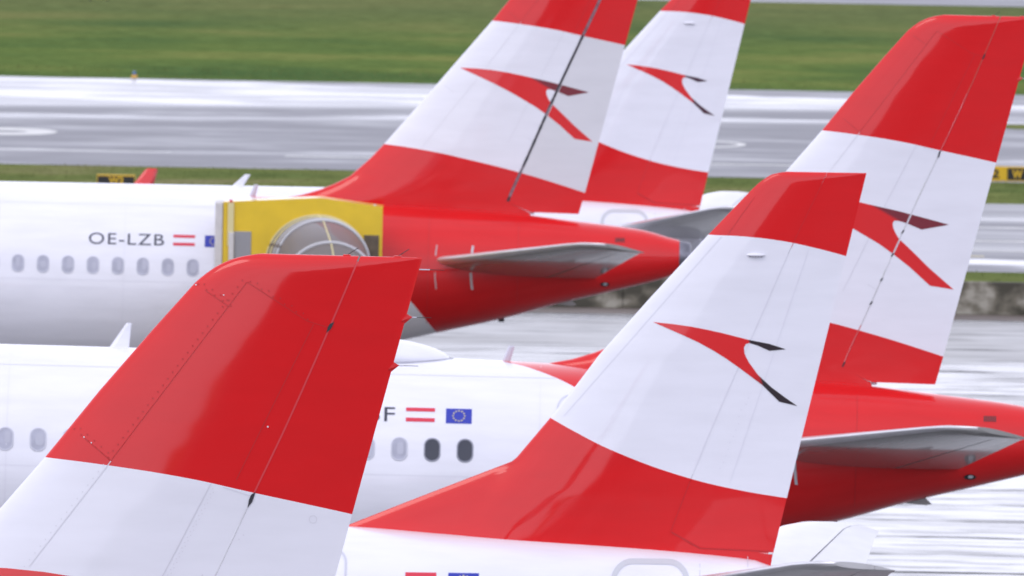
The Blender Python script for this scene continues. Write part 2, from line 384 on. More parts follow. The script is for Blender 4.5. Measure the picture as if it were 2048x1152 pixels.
LOGO_A = [(-2.628, 3.085), (-2.28, 3.08), (-1.942, 3.055), (-1.62, 3.012), (-1.32, 2.958), (-0.69, 2.83), (-0.35, 2.75), (0.155, 2.625), (-0.29, 2.535), (-0.50, 2.618), (-0.60, 2.652), (-0.68, 2.672), (-0.735, 2.672), (-0.765, 2.635), (-0.762, 2.58), (-0.74, 2.52), (-0.70, 2.44), (-0.65, 2.37), (-0.47, 2.21), (-0.14, 1.90), (0.26, 1.567), (-0.13, 1.622), (-0.465, 1.915), (-0.75, 2.13), (-0.978, 2.285), (-1.39, 2.515), (-1.587, 2.62), (-1.9, 2.77), (-2.194, 2.90)]
LOGO_K = [(-1.736, 3.23), (-1.45, 3.206), (-1.212, 3.177), (-0.97, 3.135), (-0.743, 3.088), (-0.392, 3.004), (-0.105, 2.953), (0.127, 2.881), (-0.103, 2.856), (-0.265, 2.926), (-0.39, 2.962), (-0.435, 2.945), (-0.46, 2.895), (-0.451, 2.814), (-0.42, 2.75), (-0.386, 2.69), (-0.257, 2.518), (-0.066, 2.347), (0.125, 2.21), (0.302, 2.091), (0.05, 2.146), (-0.192, 2.376), (-0.51, 2.606), (-0.70, 2.735), (-0.892, 2.851), (-1.10, 2.96), (-1.308, 3.052)]

# ------------------------------------------------------------------ bodies of revolution
def loft(name, st, mats, parent, n=72, loc=None, cap0=True, cap1=True, power=2.0):
    """st: list of (x, zc, half width, half height)"""
    V = []; Fc = []
    for (x, zc, hw, hh) in st:
        for k in range(n):
            t = 2 * math.pi * k / n; V.append((x, math.sin(t) * hw, zc + math.cos(t) * hh))
    for j in range(len(st) - 1):
        for k in range(n): k2 = (k + 1) % n; Fc.append((j * n + k, (j + 1) * n + k, (j + 1) * n + k2, j * n + k2))
    if cap0: Fc.append(tuple(range(n)))
    if cap1: Fc.append(tuple((len(st) - 1) * n + k for k in range(n - 1, -1, -1)))
    o = mesh_obj(name, V, Fc, mats, parent, True, None, loc)
    o.data.set_sharp_from_angle(angle=R(40))
    return o
class Hull:
    def __init__(s, top, bot, width, x0, x1): s.top, s.bot, s.w, s.x0, s.x1 = top, bot, width, x0, x1
    def sec(s, x):
        t = smooth_interp(s.top, x); b = smooth_interp(s.bot, x); return ((t + b) / 2, smooth_interp(s.w, x), (t - b) / 2)
    def stations(s):
        xs = []; x = s.x0
        while x < s.x1 - 1e-6:
            xs.append(x); x += 0.06 if x < s.x0 + 0.6 else (0.25 if x < s.x0 + 6 or x > s.x1 - 13 else 1.5)
        xs.append(s.x1); return [(x, *s.sec(x)) for x in xs]
    def side(s, x, z, sd=-1, off=0.004):
        zc, hw, hh = s.sec(x); c = max(-0.999, min(0.999, (z - zc) / hh)); y = hw * math.sqrt(1 - c * c)
        n = Vector((0, y / hw**2, (z - zc) / hh**2)).normalized()
        return Vector((x, sd * (y + n.y * off), z + n.z * off))
    def side_arc(s, x, z0, arc, sd=-1, off=0.004):
        """point a distance arc (downwards) along the skin from height z0"""
        zc, hw, hh = s.sec(x); t0 = math.acos(max(-1, min(1, (z0 - zc) / hh))); t = t0 + arc / ((hw + hh) / 2)
        z = zc + math.cos(t) * hh; return s.side(x, z, sd, off)
HA = Hull([(-35.2, -2.35), (-35.1, -1.9), (-34.6, -1.35), (-33.5, -0.7), (-32.3, -0.15), (-31.0, 0.14), (-29.0, 0.26), (-16, 0.27), (-9.5, 0.245), (-7.5, 0.22), (-6.0, 0.18), (-4.0, 0.12), (-2.5, 0.05), (-1.087, -0.035), (0.04, -0.15), (0.5, -0.195), (1.45, -0.31), (1.98, -0.455), (2.18, -0.50)],
          [(-35.2, -2.45), (-35.1, -2.9), (-34.6, -3.3), (-33.5, -3.65), (-32.0, -3.82), (-30, -3.87), (-10.2, -3.87), (-8.5, -3.78), (-7.0, -3.54), (-5.0, -3.11), (-2.95, -2.62), (-1.45, -2.25), (-0.5, -1.96), (0.84, -1.61), (1.98, -1.29), (2.18, -1.20)],
          [(-35.2, 0.06), (-35.1, 0.5), (-34.6, 1.0), (-33.5, 1.45), (-32.0, 1.80), (-30.5, 1.95), (-29, 1.975), (-9.0, 1.975), (-7.0, 1.90), (-5.0, 1.68), (-3.0, 1.35), (-1.0, 0.99), (1.0, 0.60), (2.18, 0.35)], -35.2, 2.18)
HK = Hull([(-38.1, -2.0), (-38.0, -1.6), (-37.4, -1.05), (-36.2, -0.4), (-34.8, 0.1), (-33, 0.29), (-7.0, 0.30), (-6.0, 0.295), (-4.5, 0.22), (-3.08, 0.15), (-1.887, 0.08), (-0.6, -0.03), (-0.15, -0.09), (-0.02, -0.14), (0.06, -0.25)],
          [(-38.1, -2.1), (-38.0, -2.45), (-37.4, -2.75), (-36, -3.0), (-34, -3.05), (-9.5, -3.05), (-7.5, -2.92), (-5, -2.42), (-3, -1.95), (-1.2, -1.45), (-0.15, -1.12), (-0.02, -1.06), (0.06, -0.95)],
          [(-38.1, 0.06), (-38.0, 0.45), (-37.4, 0.85), (-36, 1.25), (-34.3, 1.47), (-33, 1.505), (-8.0, 1.505), (-6, 1.42), (-4, 1.18), (-2, 0.85), (-0.6, 0.58), (-0.15, 0.49), (-0.02, 0.44), (0.06, 0.33)], -38.1, 0.06)

def aerofoil_half(u, T): return 5 * T * (0.2969 * math.sqrt(u) - 0.126 * u - 0.3516 * u * u + 0.2843 * u**3 - 0.1015 * u**4)
def wing_panel(name, secs, u0, u1, mats, parent, T=0.1, loc=None, n=18, lead=False, droop=0.0, tipcap=True):
    """secs: list of (y, xle, zle, chord, ztrail) spanwise; part of the chord u0..u1"""
    V = []; Fc = []; mi = []
    us = [u0 + (u1 - u0) * (1 - math.cos(math.pi * i / n)) / 2 if u0 == 0 else u0 + (u1 - u0) * i / n for i in range(n + 1)]
    prof = [(u, 1) for u in us] + [(u, -1) for u in reversed(us)]
    if u0 == 0: prof = prof[:-1]
    for (y, xl, zl, c, zt) in secs:
        for u, s_ in prof:
            h = aerofoil_half(u, T) * c * s_
            V.append((xl + u * c, y, zl + (zt - zl) * u + h - droop * max(0, u - u0) * c))
    m_ = len(prof)
    for j in range(len(secs) - 1):
        for k in range(m_):
            k2 = (k + 1) % m_; Fc.append((j * m_ + k, j * m_ + k2, (j + 1) * m_ + k2, (j + 1) * m_ + k))
            uu = (prof[k][0] + prof[k2][0]) / 2; mi.append(1 if (lead and uu < 0.055) else 0)
    Fc.append(tuple(range(m_))); mi.append(0)
    Fc.append(tuple((len(secs) - 1) * m_ + k for k in range(m_))); mi.append(0)
    o = mesh_obj(name, V, Fc, mats, parent, True, mi, loc)
    bm = bmesh.new(); bm.from_mesh(o.data); bmesh.ops.recalc_face_normals(bm, faces=bm.faces[:]); bm.to_mesh(o.data); bm.free()
    o.data.set_sharp_from_angle(angle=R(45))
    return o

def blade(name, x0, z0, base, top_l, h, lean, mats, parent, loc, y=0.0, t=0.02):
    """swept blade aerial"""
    V = []; 
    for (xl, c, z) in ((x0, base, z0 - 0.08), (x0 + lean * 0.06, base * 0.97, z0), (x0 + lean * 0.9, top_l * 1.15, z0 + h * 0.9), (x0 + lean, top_l, z0 + h)):
        for u, s_ in ((0, 0), (0.25, 1), (0.7, 0.8), (1, 0), (0.7, -0.8), (0.25, -1)): V.append((xl + c * u, y + s_ * t * (1 if z < z0 + h else 0.6), z))
    Fc = [(6 * j + k, 6 * j + (k + 1) % 6, 6 * j + 6 + (k + 1) % 6, 6 * j + 6 + k) for j in range(3) for k in range(6)] + [tuple(range(5, -1, -1)), tuple(range(18, 24))]
    return mesh_obj(name, V, Fc, mats, parent, False, None, loc)

def rounded_rect(w_, h_, r, n=6):
    P = []
    for cx, cz, a0 in ((w_ / 2 - r, h_ / 2 - r, 0), (-w_ / 2 + r, h_ / 2 - r, 90), (-w_ / 2 + r, -h_ / 2 + r, 180), (w_ / 2 - r, -h_ / 2 + r, 270)):
        for k in range(n + 1): a = R(a0 + 90 * k / n); P.append((cx + r * math.cos(a), cz + r * math.sin(a)))
    return P
def window_mesh(hull, x, z, w_=0.235, h_=0.345, blind=None):
    V = []; Fc = []; mi = []
    rings = [(1.16, 1.12, 0.003), (1.10, 1.07, 0.010), (1.0, 1.0, 0.009), (0.97, 0.975, 0.004)]
    base = rounded_rect(w_, h_, w_ * 0.47)
    n = len(base)
    for fx, fz, off in rings:
        for px, pz in base: V.append(hull.side(x + px * fx, z + pz * fz, -1, off))
    V.append(hull.side(x, z, -1, 0.004))
    for j in range(3):
        for k in range(n): k2 = (k + 1) % n; Fc.append((j * n + k, j * n + k2, (j + 1) * n + k2, (j + 1) * n + k)); mi.append(0)
    for k in range(n): Fc.append((3 * n + k, 3 * n + (k + 1) % n, 4 * n)); mi.append(1)
    if blind:
        bw, bh, bx, bz = blind; o_ = len(V); P = rounded_rect(w_ * bw, h_ * bh, w_ * bw * 0.4, 4)
        for px, pz in P: V.append(hull.side(x + px + bx, z + pz + bz, -1, 0.008))
        Fc.append(tuple(range(o_, o_ + len(P)))); mi.append(2)
    return V, Fc, mi
def frame_line(hull, x0, x1, ztop, zbot, r, wd, mats, parent, loc, name, off=0.006, only_top=None):
    """rounded outline painted round a door"""
    cx, cz = (x0 + x1) / 2, 0; w_, h_ = x1 - x0, ztop - zbot
    P = [(cx + a, (ztop + zbot) / 2 + b) for a, b in rounded_rect(w_, h_, r, 8)]
    # densify
    Q = []
    for a, b in zip(P, P[1:] + P[:1]):
        k = max(1, int(math.hypot(b[0] - a[0], b[1] - a[1]) / 0.08))
        Q += [(a[0] + (b[0] - a[0]) * i / k, a[1] + (b[1] - a[1]) * i / k) for i in range(k)]
    V = []; Fc = []; n = len(Q)
    for i, (x, z) in enumerate(Q):
        a, b = Q[i - 1], Q[(i + 1) % n]; dx, dz = b[0] - a[0], b[1] - a[1]; l = math.hypot(dx, dz)
        ox, oz = -dz / l * wd / 2, dx / l * wd / 2
        V += [hull.side(x + ox, z + oz, -1, off), hull.side(x - ox, z - oz, -1, off)]
    for i in range(n): j = (i + 1) % n; Fc.append((2 * i, 2 * i + 1, 2 * j + 1, 2 * j))
    return mesh_obj(name, V, Fc, mats, parent, True, None, loc)
def hull_patch(hull, x0, x1, z1, arc, off, nx=6, nz=6):
    V = [hull.side_arc(x0 + (x1 - x0) * i / nx, z1, arc[0] + (arc[1] - arc[0]) * j / nz, -1, off) for j in range(nz + 1) for i in range(nx + 1)]
    W = nx + 1
    return V, [(j * W + i, (j + 1) * W + i, (j + 1) * W + i + 1, j * W + i + 1) for j in range(nz) for i in range(nx)]
def lettering(text, hull, x0, x1, ztop, height, parent, loc):
    cu = bpy.data.curves.new('t', 'FONT'); cu.body = text; cu.size = 1.0; cu.space_character = 1.12; cu.resolution_u = 6
    to = bpy.data.objects.new('t', cu); C.objects.link(to)
    dg = bpy.context.evaluated_depsgraph_get(); me0 = bpy.data.meshes.new_from_object(to.evaluated_get(dg))
    bm = bmesh.new(); bm.from_mesh(me0)
    xs = [v.co.x for v in bm.verts]; ys = [v.co.y for v in bm.verts]; a, b, c, d = min(xs), max(xs), min(ys), max(ys)
    for _ in range(3):
        es = [e for e in bm.edges if e.calc_length() > 0.25]
        if es: bmesh.ops.subdivide_edges(bm, edges=es, cuts=1); bmesh.ops.triangulate(bm, faces=[f for f in bm.faces if len(f.verts) > 3])
    for v in bm.verts:
        x = x0 + (v.co.x - a) / (b - a) * (x1 - x0); arc = (d - v.co.y) / (d - c) * height
        v.co = hull.side_arc(x, ztop, arc, -1, 0.006)
    me = bpy.data.meshes.new('registration'); bm.to_mesh(me); bm.free()
    me.materials.append(M['ink']); o = bpy.data.objects.new('registration', me); C.objects.link(o); o.parent = parent
    o.location = loc if loc is not None else (0, 0, 0)
    bpy.data.objects.remove(to); bpy.data.curves.remove(cu); bpy.data.meshes.remove(me0)
    return o
def flags(hull, at, eu, ztop, h, parent):
    """striped flag (white middle is the body's own paint) and blue flag with a ring of stars"""
    mb = MB()
    V, F_ = hull_patch(hull, at[0], at[1], ztop, (0, h * 0.27), 0.006); mb.add(V, F_)
    V, F_ = hull_patch(hull, at[0], at[1], ztop, (h * 0.73, h), 0.006); mb.add(V, F_)
    mb.build('striped_flag', [M['flagred']], parent, True)
    mb = MB(); V, F_ = hull_patch(hull, eu[0], eu[1], ztop, (0, h * 1.06), 0.005, 8, 8); mb.add(V, F_, 0)
    cx, ca, rr = (eu[0] + eu[1]) / 2, h * 0.53, h * 0.36
    for k in range(12):
        a = k * math.pi / 6; sx, sa = cx + rr * math.sin(a), ca - rr * math.cos(a); P = []
        for q in range(10):
            r_ = h * (0.085 if q % 2 == 0 else 0.036); t = q * math.pi / 5
            P.append(hull.side_arc(sx + r_ * math.sin(t), ztop, sa - r_ * math.cos(t), -1, 0.009))
        P.append(hull.side_arc(sx, ztop, sa, -1, 0.009)); mb.add(P, [(q, (q + 1) % 10, 10) for q in range(10)], 1)
    mb.build('star_flag', [M['flagblue'], M['star']], parent, True)

def gear(root, x, y, ztop, rw, name='landing_gear'):
    mb = MB(); mb.tube([(x, y, rw), (x, y, ztop)], 0.11, 0, 12); mb.tube([(x, y - 0.5, rw), (x, y + 0.5, rw)], 0.07, 0, 10)
    mb.tube([(x, y, rw + 0.5), (x - 0.9, y, ztop)], 0.05, 0, 8)
    g = mb.build(name, [M['steel']], root, True)
    for sy in (-0.36, 0.36):
        wv = MB(); pts = []
        st = [(-0.17, rw * 0.62), (-0.17, rw * 0.9), (-0.10, rw), (0.10, rw), (0.17, rw * 0.9), (0.17, rw * 0.62)]
        n = 28; V = [(x + r_ * math.cos(2 * math.pi * k / n), y + sy + t, rw + r_ * math.sin(2 * math.pi * k / n)) for t, r_ in st for k in range(n)]
        Fc = [(j * n + k, j * n + (k + 1) % n, (j + 1) * n + (k + 1) % n, (j + 1) * n + k) for j in range(5) for k in range(n)]
        wv.add(V, Fc, 0); wv.tube([(x, y + sy - 0.12, rw), (x, y + sy + 0.12, rw)], rw * 0.6, 1, 20)
        wv.build('wheel', [M['tyre'], M['steel']], g, True)

def aircraft_root(name, label, cat, O, pitch, group):
    """Empty on the ground; the airframe frame (0,0,0) = rudder's lower rear corner sits z0 above it"""
    e = bpy.data.objects.new(name, None); C.objects.link(e); e.empty_display_size = 2
    rot = Matrix.Rotation(R(pitch), 3, 'Y'); off = rot @ Vector((0, 0, O[2]))
    e.location = Vector(O) - off; e.rotation_euler = (0, R(pitch), 0)
    e['label'] = label; e['category'] = cat; e['group'] = group
    return e

def tailplane(root, loc, sd, secs, mats, elev_from=0.68, droop=0.0, T=0.1):
    S = [(y * sd, a, b, c, d) for y, a, b, c, d in secs]
    t = wing_panel('tailplane', S, 0.0, elev_from, mats, root, T, loc, lead=True)
    S2 = []
    wing_panel('elevator', S[:-1] if False else S, elev_from + 0.012, 1.0, [mats[0]], t, T, None, n=8, droop=droop)
    return t
def wing(root, loc, sd, root_sec, kink_sec, tip_sec, tipkind, mats, wl=None):
    S = [(y * sd, a, b, c, d) for y, a, b, c, d in (root_sec, kink_sec, tip_sec)]
    wobj = wing_panel('wing', S, 0.0, 1.0, mats, root, 0.11, loc, n=20, lead=True)
    y, a, b, c, d = tip_sec
    if tipkind == 'fence':
        prof = [(a + 0.1, b), (a + 1.05, b + 0.62), (a + 1.35, b + 0.62), (a + c + 0.15, b), (a + 1.3, b - 0.5), (a + 1.0, b - 0.5)]
        V = [(x, y * sd + t, z) for t in (-0.03, 0.03) for x, z in prof]; n = len(prof)
        mesh_obj('wingtip_fence', V, [tuple(range(n)), tuple(range(2 * n - 1, n - 1, -1))] + [(k, k + n, (k + 1) % n + n, (k + 1) % n) for k in range(n)], [M['red']], wobj, False)
    else:
        st = wl; V = []; Fc = []
        for (yy, xl, z, cc) in st:
            for u, s_ in ((0, 0), (0.08, 0.7), (0.3, 1), (0.7, 0.7), (1, 0), (0.7, -0.7), (0.3, -1), (0.08, -0.7)): V.append((xl + cc * u, yy * sd + s_ * 0.045 * cc, z))
        for j in range(len(st) - 1):
            for k in range(8): k2 = (k + 1) % 8; Fc.append((j * 8 + k, j * 8 + k2, j * 8 + 8 + k2, j * 8 + 8 + k))
        Fc += [tuple(range(8)), tuple((len(st) - 1) * 8 + k for k in range(8))]
        mesh_obj('winglet', V, Fc, [M['red']], wobj, True)
    return wobj
def engine(root, loc, x, y, z, L_, r):
    V = []; n = 40; st = [(-0.02, r * 0.78), (0.0, r * 0.86), (0.12, r * 0.95), (0.6, r), (L_ * 0.6, r * 0.98), (L_, r * 0.72)]
    Vv = [(x + a * 1.0, y + b * math.sin(2 * math.pi * k / n), z + b * math.cos(2 * math.pi * k / n)) for a, b in st for k in range(n)]
    Fc = [(j * n + k, (j + 1) * n + k, (j + 1) * n + (k + 1) % n, j * n + (k + 1) % n) for j in range(len(st) - 1) for k in range(n)]
    mb = MB(); mb.add(Vv, Fc, 0)
    mb.add([(x + 0.3, y + r * 0.78 * math.sin(2 * math.pi * k / n), z + r * 0.78 * math.cos(2 * math.pi * k / n)) for k in range(n)], [tuple(range(n))], 1)
    mb.tube([(x + L_ - 0.1, y, z), (x + L_ + 0.7, y, z)], r * 0.5, 1, 20, r2=r * 0.3)
    o = mb.build('engine', [M['white'], M['dark']], root, True, loc)
    p = MB(); p.box((x + L_ * 0.75, y, z + r + 0.12), (L_ * 0.9, 0.28, 0.75), bev=0.06); p.build('pylon', [M['grey']], o)

def build_airliner(O, label, reg, hinge_gap, near, extras):
    root = aircraft_root('airliner', label, 'airliner', O, 0.43, 'twin jet airliners with all red tail cones')
    z0 = (0, 0, O[2])
    hull = loft('fuselage', HA.stations(), [M['body_a']], root, 96, z0)
    loft('exhaust_cone', [(2.183, -0.845, 0.335, 0.335), (2.30, -0.85, 0.32, 0.33), (2.42, -0.86, 0.28, 0.30), (2.44, -0.86, 0.20, 0.22), (2.36, -0.86, 0.16, 0.18)], [M['exh']], root, 32, z0)
    hg = hinge_gap
    fin = build_surface('fin', finA, finA.xle, lambda z: finA.xhi(z) - hg / 2 if z > 0.235 else interp([(0.0, -1.03), (0.235, -1.505 - hg / 2)], z), lambda x: -0.3, [M['fin_a'], M['cove_mid'] if hg > 0.04 else M['cove']], root, gap_rear=True, nu=44, loc=z0)
    fl = [(-3, 0.26), (-1.53, 0.235), (-1.05, 0.02), (0.5, 0.0)]
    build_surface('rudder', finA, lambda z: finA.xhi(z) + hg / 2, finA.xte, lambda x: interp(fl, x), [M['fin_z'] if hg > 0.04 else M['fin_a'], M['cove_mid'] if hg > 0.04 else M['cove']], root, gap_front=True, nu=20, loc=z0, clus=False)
    # emblem on both sides
    hc = ((finA.xhi(1.5), 1.5), (finA.xhi(3.1), 3.1), hg / 2 + 0.004)
    for sd in (-1, 1): decal('emblem', finA, LOGO_A, [M['emb_a']], fin, sd, cuts=hc)
    # hinge line: gap edges and cut-outs, each a piece of its own
    def gap_line(z0_, z1_, wd, off, mat):
        mb = MB(); k = max(2, int((z1_ - z0_) / 0.1)); strip_on(mb, finA, [(finA.xhi(z0_ + (z1_ - z0_) * i / k), z0_ + (z1_ - z0_) * i / k) for i in range(k + 1)], wd, off=off)
        mb.build('hinge_gap', [mat], fin, False)
    if hg > 0.04:
        gap_line(0.24, 6.0, hg + 0.01, -0.055, M['cove_mid']); gap_line(1.02, 2.1, 0.030, 0.002, M['cove']); gap_line(2.5, 3.85, 0.030, 0.002, M['cove'])
        for z in (0.29, 1.16, 1.52, 1.85, 2.02, 2.42, 3.80):
            mb = MB(); strip_on(mb, finA, [(finA.xhi(z - 0.05), z - 0.05), (finA.xhi(z + 0.05), z + 0.05)], hg * 0.9, off=0.004); mb.build('hinge_cutout', [M['cove']], fin, False)
    else:
        gap_line(0.25, 0.95, 0.012, 0.003, M['seam_hl']); gap_line(0.95, 3.81, 0.011, 0.003, M['seam_w']); gap_line(3.83, 6.0, 0.016 if near else 0.012, 0.003, M['seam_hl'])
        for z, l in ((0.30, 0.07), (1.31, 0.05), (1.70, 0.045), (2.11, 0.05), (2.49, 0.05), (3.77, 0.10), (5.385, 0.07)):
            if near: V = [(-0.030, -l * 0.75), (0.012, -l * 0.2), (0.042, l * 0.75), (0.0, l * 0.45), (-0.018, 0)]
            else: V = [(-0.028, -l * 0.7), (0.004, -l * 0.4), (0.034, l * 0.7), (0.0, l * 0.5)]
            mb = MB(); mb.add([finA.surf(finA.xhi(z) + a, z + b, -1, 0.007) for a, b in V], [tuple(range(len(V)))], 0); mb.build('hinge_cutout', [M['cove']], fin, False)
    # seams and rivets
    mb = MB()
    def both(pts, wd):   # darker in red paint, grey in white paint
        zi = interp(A_HIGH, pts[0][0])
        strip_on(mb, finA, pts, wd, mi=0 if pts[0][1] > zi or pts[0][1] < interp(A_LOW, pts[0][0]) else 1)
    spar = [(-0.127, 5.786), (-1.344, 4.10)]; spar2 = [(-1.344, 4.095), (-2.074, 3.102)]; spar3 = [(-2.8, 2.2), (-3.5, 1.36)]
    both(spar, 0.006); strip_on(mb, finA, spar2, 0.008, mi=1); both([(-2.25, 2.86), (-3.42, 1.33)], 0.008)
    both([(-0.127, 5.786), (0.437, 5.439), (0.661, 5.376)], 0.006); both([(-0.60, 5.755), (-0.283, 5.55)], 0.007); both([(-1.70, 4.385), (-1.344, 4.10)], 0.007)
    both([(0.50, 5.41), (0.12, 4.6), (-0.18, 3.95)], 0.007); both([(-0.413, 3.911), (-0.844, 3.032), (-1.55, 1.5)], 0.008)
    both([(-0.30, 3.88), (-0.03, 3.80)], 0.006); both([(-1.15, 1.62), (-0.98, 1.52)], 0.008); both([(-3.05, 2.77), (-2.75, 2.55)], 0.01)
    if near:
        for a, b in ((0, 1),):
            rivets_on(mb, finA, (-0.17, 5.80), (-1.37, 4.13), 0.075, 0.008, mi=0); rivets_on(mb, finA, (-1.41, 4.06), (-2.12, 3.10), 0.075, 0.0065, mi=1)
            rivets_on(mb, finA, (-0.09, 5.80), (0.45, 5.465), 0.06, 0.008, mi=0, zig=0.012); rivets_on(mb, finA, (-0.57, 5.765), (-0.26, 5.575), 0.045, 0.008, mi=0, zig=0.016)
            rivets_on(mb, finA, (-1.68, 4.40), (-1.35, 4.13), 0.04, 0.008, mi=0, zig=0.02); rivets_on(mb, finA, (-0.385, 3.86), (-0.83, 2.95), 0.028, 0.0055, mi=1, zig=0.010)
        random.seed(2)
        for q in [(-0.60, 5.745), (-0.34, 5.66), (-1.60, 4.31), (-1.53, 4.26)]:
            V = [finA.surf(q[0] + 0.007 * math.cos(a), q[1] + 0.007 * math.sin(a), -1, 0.008) for a in [i * math.pi / 3 for i in range(6)]]; mb.add(V, [tuple(range(6))], 1)
        V = [(0.54 + 0.035 * math.cos(a), 3.60 + 0.035 * math.sin(a)) for a in [i * math.pi / 9 for i in range(19)]]; strip_on(mb, finA, V, 0.006, mi=1, step=1)
        for q, r_ in (((-0.10, 3.44), 0.007), ((-0.14, 3.40), 0.006), ((-0.47, 3.06), 0.008), ((-0.50, 3.0), 0.006), ((0.10, 4.45), 0.009)):
            mb.add([finA.surf(q[0] + r_ * math.cos(a), q[1] + r_ * math.sin(a), -1, 0.006) for a in [i * math.pi / 3 for i in range(6)]], [tuple(range(6))], 1)
    mb.build('panel_seam', [M['seam_r'], M['seam_w']], fin, False)
    if near or True:   # static dischargers on tip and rudder trailing edge
        for z in (5.935, 5.49, 5.04):
            x = finA.xte(z); mb = MB()
            mb.add([(x - 0.04, -0.02, z - 0.03), (x + 0.06, -0.006, z + 0.006), (x + 0.06, 0.006, z + 0.006), (x - 0.04, 0.02, z - 0.03), (x + 0.012, -0.010, z + 0.034), (x + 0.012, 0.010, z + 0.034), (x - 0.012, 0, z - 0.055)],
                   [(0, 1, 4), (3, 5, 2), (1, 2, 5, 4), (0, 6, 1), (2, 6, 3), (1, 6, 2), (0, 4, 5, 3)], 0) if z < 5.8 else None
            mb.tube([(x - 0.02, 0, z + 0.004), (x + 0.10, 0, z + 0.004)], 0.006, 1, 6); mb.tube([(x + 0.10, 0, z + 0.004), (x + 0.235, 0, z + 0.004)], 0.0028, 2, 5)
            mb.build('static_discharger', [M['red'], M['rim'], M['dark']], fin)
        for x in (0.79, 1.26):
            mb = MB(); mb.box((x, 0, 6.052), (0.07, 0.02, 0.02), 0, bev=0.006); mb.tube([(x, 0, 6.055), (x + 0.105, 0, 6.125)], 0.0035, 1, 5); mb.build('static_discharger', [M['red'], M['dark']], fin)
    # tailplanes
    secs = [(0.55, -3.75, -1.02, 4.15, -1.34), (1.25, -3.05, -1.02, 3.45, -1.31), (5.6, -0.33, -0.50, 1.62, -0.63), (5.95, -0.05, -0.455, 1.42, -0.605), (6.15, 0.22, -0.44, 1.17, -0.60), (6.22, 0.55, -0.44, 0.84, -0.59)]
    for sd in (-1, 1): tailplane(root, z0, sd, secs, [M['grey'], M['lead']], 0.70, T=0.095)
    # trim scale either side of the tailplane root
    for x, w_ in ((-2.28, 0.045), (-3.05, 0.02)):
        for za, zb in ((-0.70, -0.93), (-1.28, -1.64)):
            mb = MB()
            P = [(x + 0.55 * ((z + 1.15) / 0.9) ** 2 * 0.25, z) for z in [za + (zb - za) * k / 5 for k in range(6)]]
            V = []
            for (px, pz) in P: V += [HA.side(px - w_ / 2, pz, -1, 0.006), HA.side(px + w_ / 2, pz, -1, 0.006)]
            mb.add(V, [(2 * i, 2 * i + 1, 2 * i + 3, 2 * i + 2) for i in range(5)]); mb.build('trim_scale', [M['outline']], root, True, z0)
    mb = MB()
    for k in range(6):
        x = 0.80 + 0.035 * k; V = [HA.side(x + a, z, -1, 0.006) for a, z in ((0, -0.56), (0.022, -0.56), (0.022, -0.47), (0, -0.47))]; mb.add(V, [(0, 1, 2, 3)])
    mb.build('cooling_louvre', [M['dark']], root, False, z0)
    mb = MB(); V = [HA.side(0.60 + 0.10 * math.cos(a), -1.47 + 0.045 * math.sin(a), -1, 0.006) for a in [i * math.pi / 8 for i in range(16)]]; mb.add(V, [tuple(range(16))], 0)
    V = [HA.side(0.61 + 0.045 * math.cos(a), -1.462 + 0.026 * math.sin(a), -1, 0.010) for a in [i * math.pi / 8 for i in range(16)]]; mb.add(V, [tuple(range(16))], 1)
    mb.build('drain_port', [M['dark'], M['outline']], root, False, z0)
    mb = MB()
    mb.box((-1.60, 0, -2.31), (0.13, 0.03, 0.09), bev=0.01); mb.build('drain_mast', [M['dark']], root, False, z0)
    mb = MB(); prof = [(-0.62, -1.93), (-0.30, -1.80), (-0.12, -1.84), (0.0, -1.95), (-0.10, -1.97)]
    mb.add([(x, t, z) for t in (-0.05, 0.05) for x, z in prof], [(0, 1, 2, 3, 4), (9, 8, 7, 6, 5)] + [(k, (k + 1) % 5, (k + 1) % 5 + 5, k + 5) for k in range(5)]); mb.build('tail_bumper', [M['grey']], root, False, z0)
    mb = MB(); mb.box((-1.0, -0.02, 0.0), (0.1, 0.05, 0.05), bev=0.02); mb.build('tail_beacon', [M['rim']], root, False, z0)
    # cabin windows, registration, flags, doors
    wz = extras.get('wz', -1.20); wx = extras.get('wx', -7.645); dark_n = extras.get('dark', 0)
    for k in range(extras.get('nwin', 26)):
        q_ = random.Random(k * 7 + dark_n); V, Fc, mi = window_mesh(HA, wx - 0.5335 * k, wz, blind=None if k < dark_n else (q_.uniform(0.35, 0.6), q_.uniform(0.4, 0.75), q_.uniform(-0.01, 0.05), q_.uniform(-0.02, 0.05)))
        mesh_obj('cabin_window', V, Fc, [M['rim_dark'] if k < dark_n else M['rim'], M['pane_dark'] if k < dark_n else M['pane'], M['blind']], hull, False, mi)
    if reg:
        lettering(reg, HA, extras['tx'][0], extras['tx'][1], extras['tz'], 0.275, hull, None)
        flags(HA, extras['at'], extras['eu'], extras['tz'], 0.265, hull)
    if not near:
        mb = MB()
        def jl(p, q, n=30):
            V = []
            for i in range(n + 1): x, z = p[0] + (q[0] - p[0]) * i / n, p[1] + (q[1] - p[1]) * i / n; V += [HA.side(x, z + (0.005 if p[1] == q[1] else 0), -1, 0.003), HA.side(x + (0.009 if p[0] == q[0] else 0), z - (0.005 if p[1] == q[1] else 0), -1, 0.003)]
            mb.add(V, [(2 * i, 2 * i + 1, 2 * i + 3, 2 * i + 2) for i in range(n)])
        jl((-20, -1.62), (-3.9, -1.62), 60); jl((-20, -0.02), (-6.2, -0.02), 60)
        mb.build('skin_joint', [M['seam_f']], hull, True)
        for xj in (-6.45, -9.7, -12.4, -15.1):
            mb = MB(); jl((xj, 0.15), (xj, -3.4)); mb.build('skin_joint', [M['seam_f']], hull, True)
        mb = MB(); jl((-3.2, -0.1), (-3.2, -2.4)); mb.build('skin_joint', [M['seam_r']], hull, True)
        mb = MB(); jl((-1.28, -0.2), (-1.28, -2.0)); mb.build('skin_joint', [M['seam_r']], hull, True)
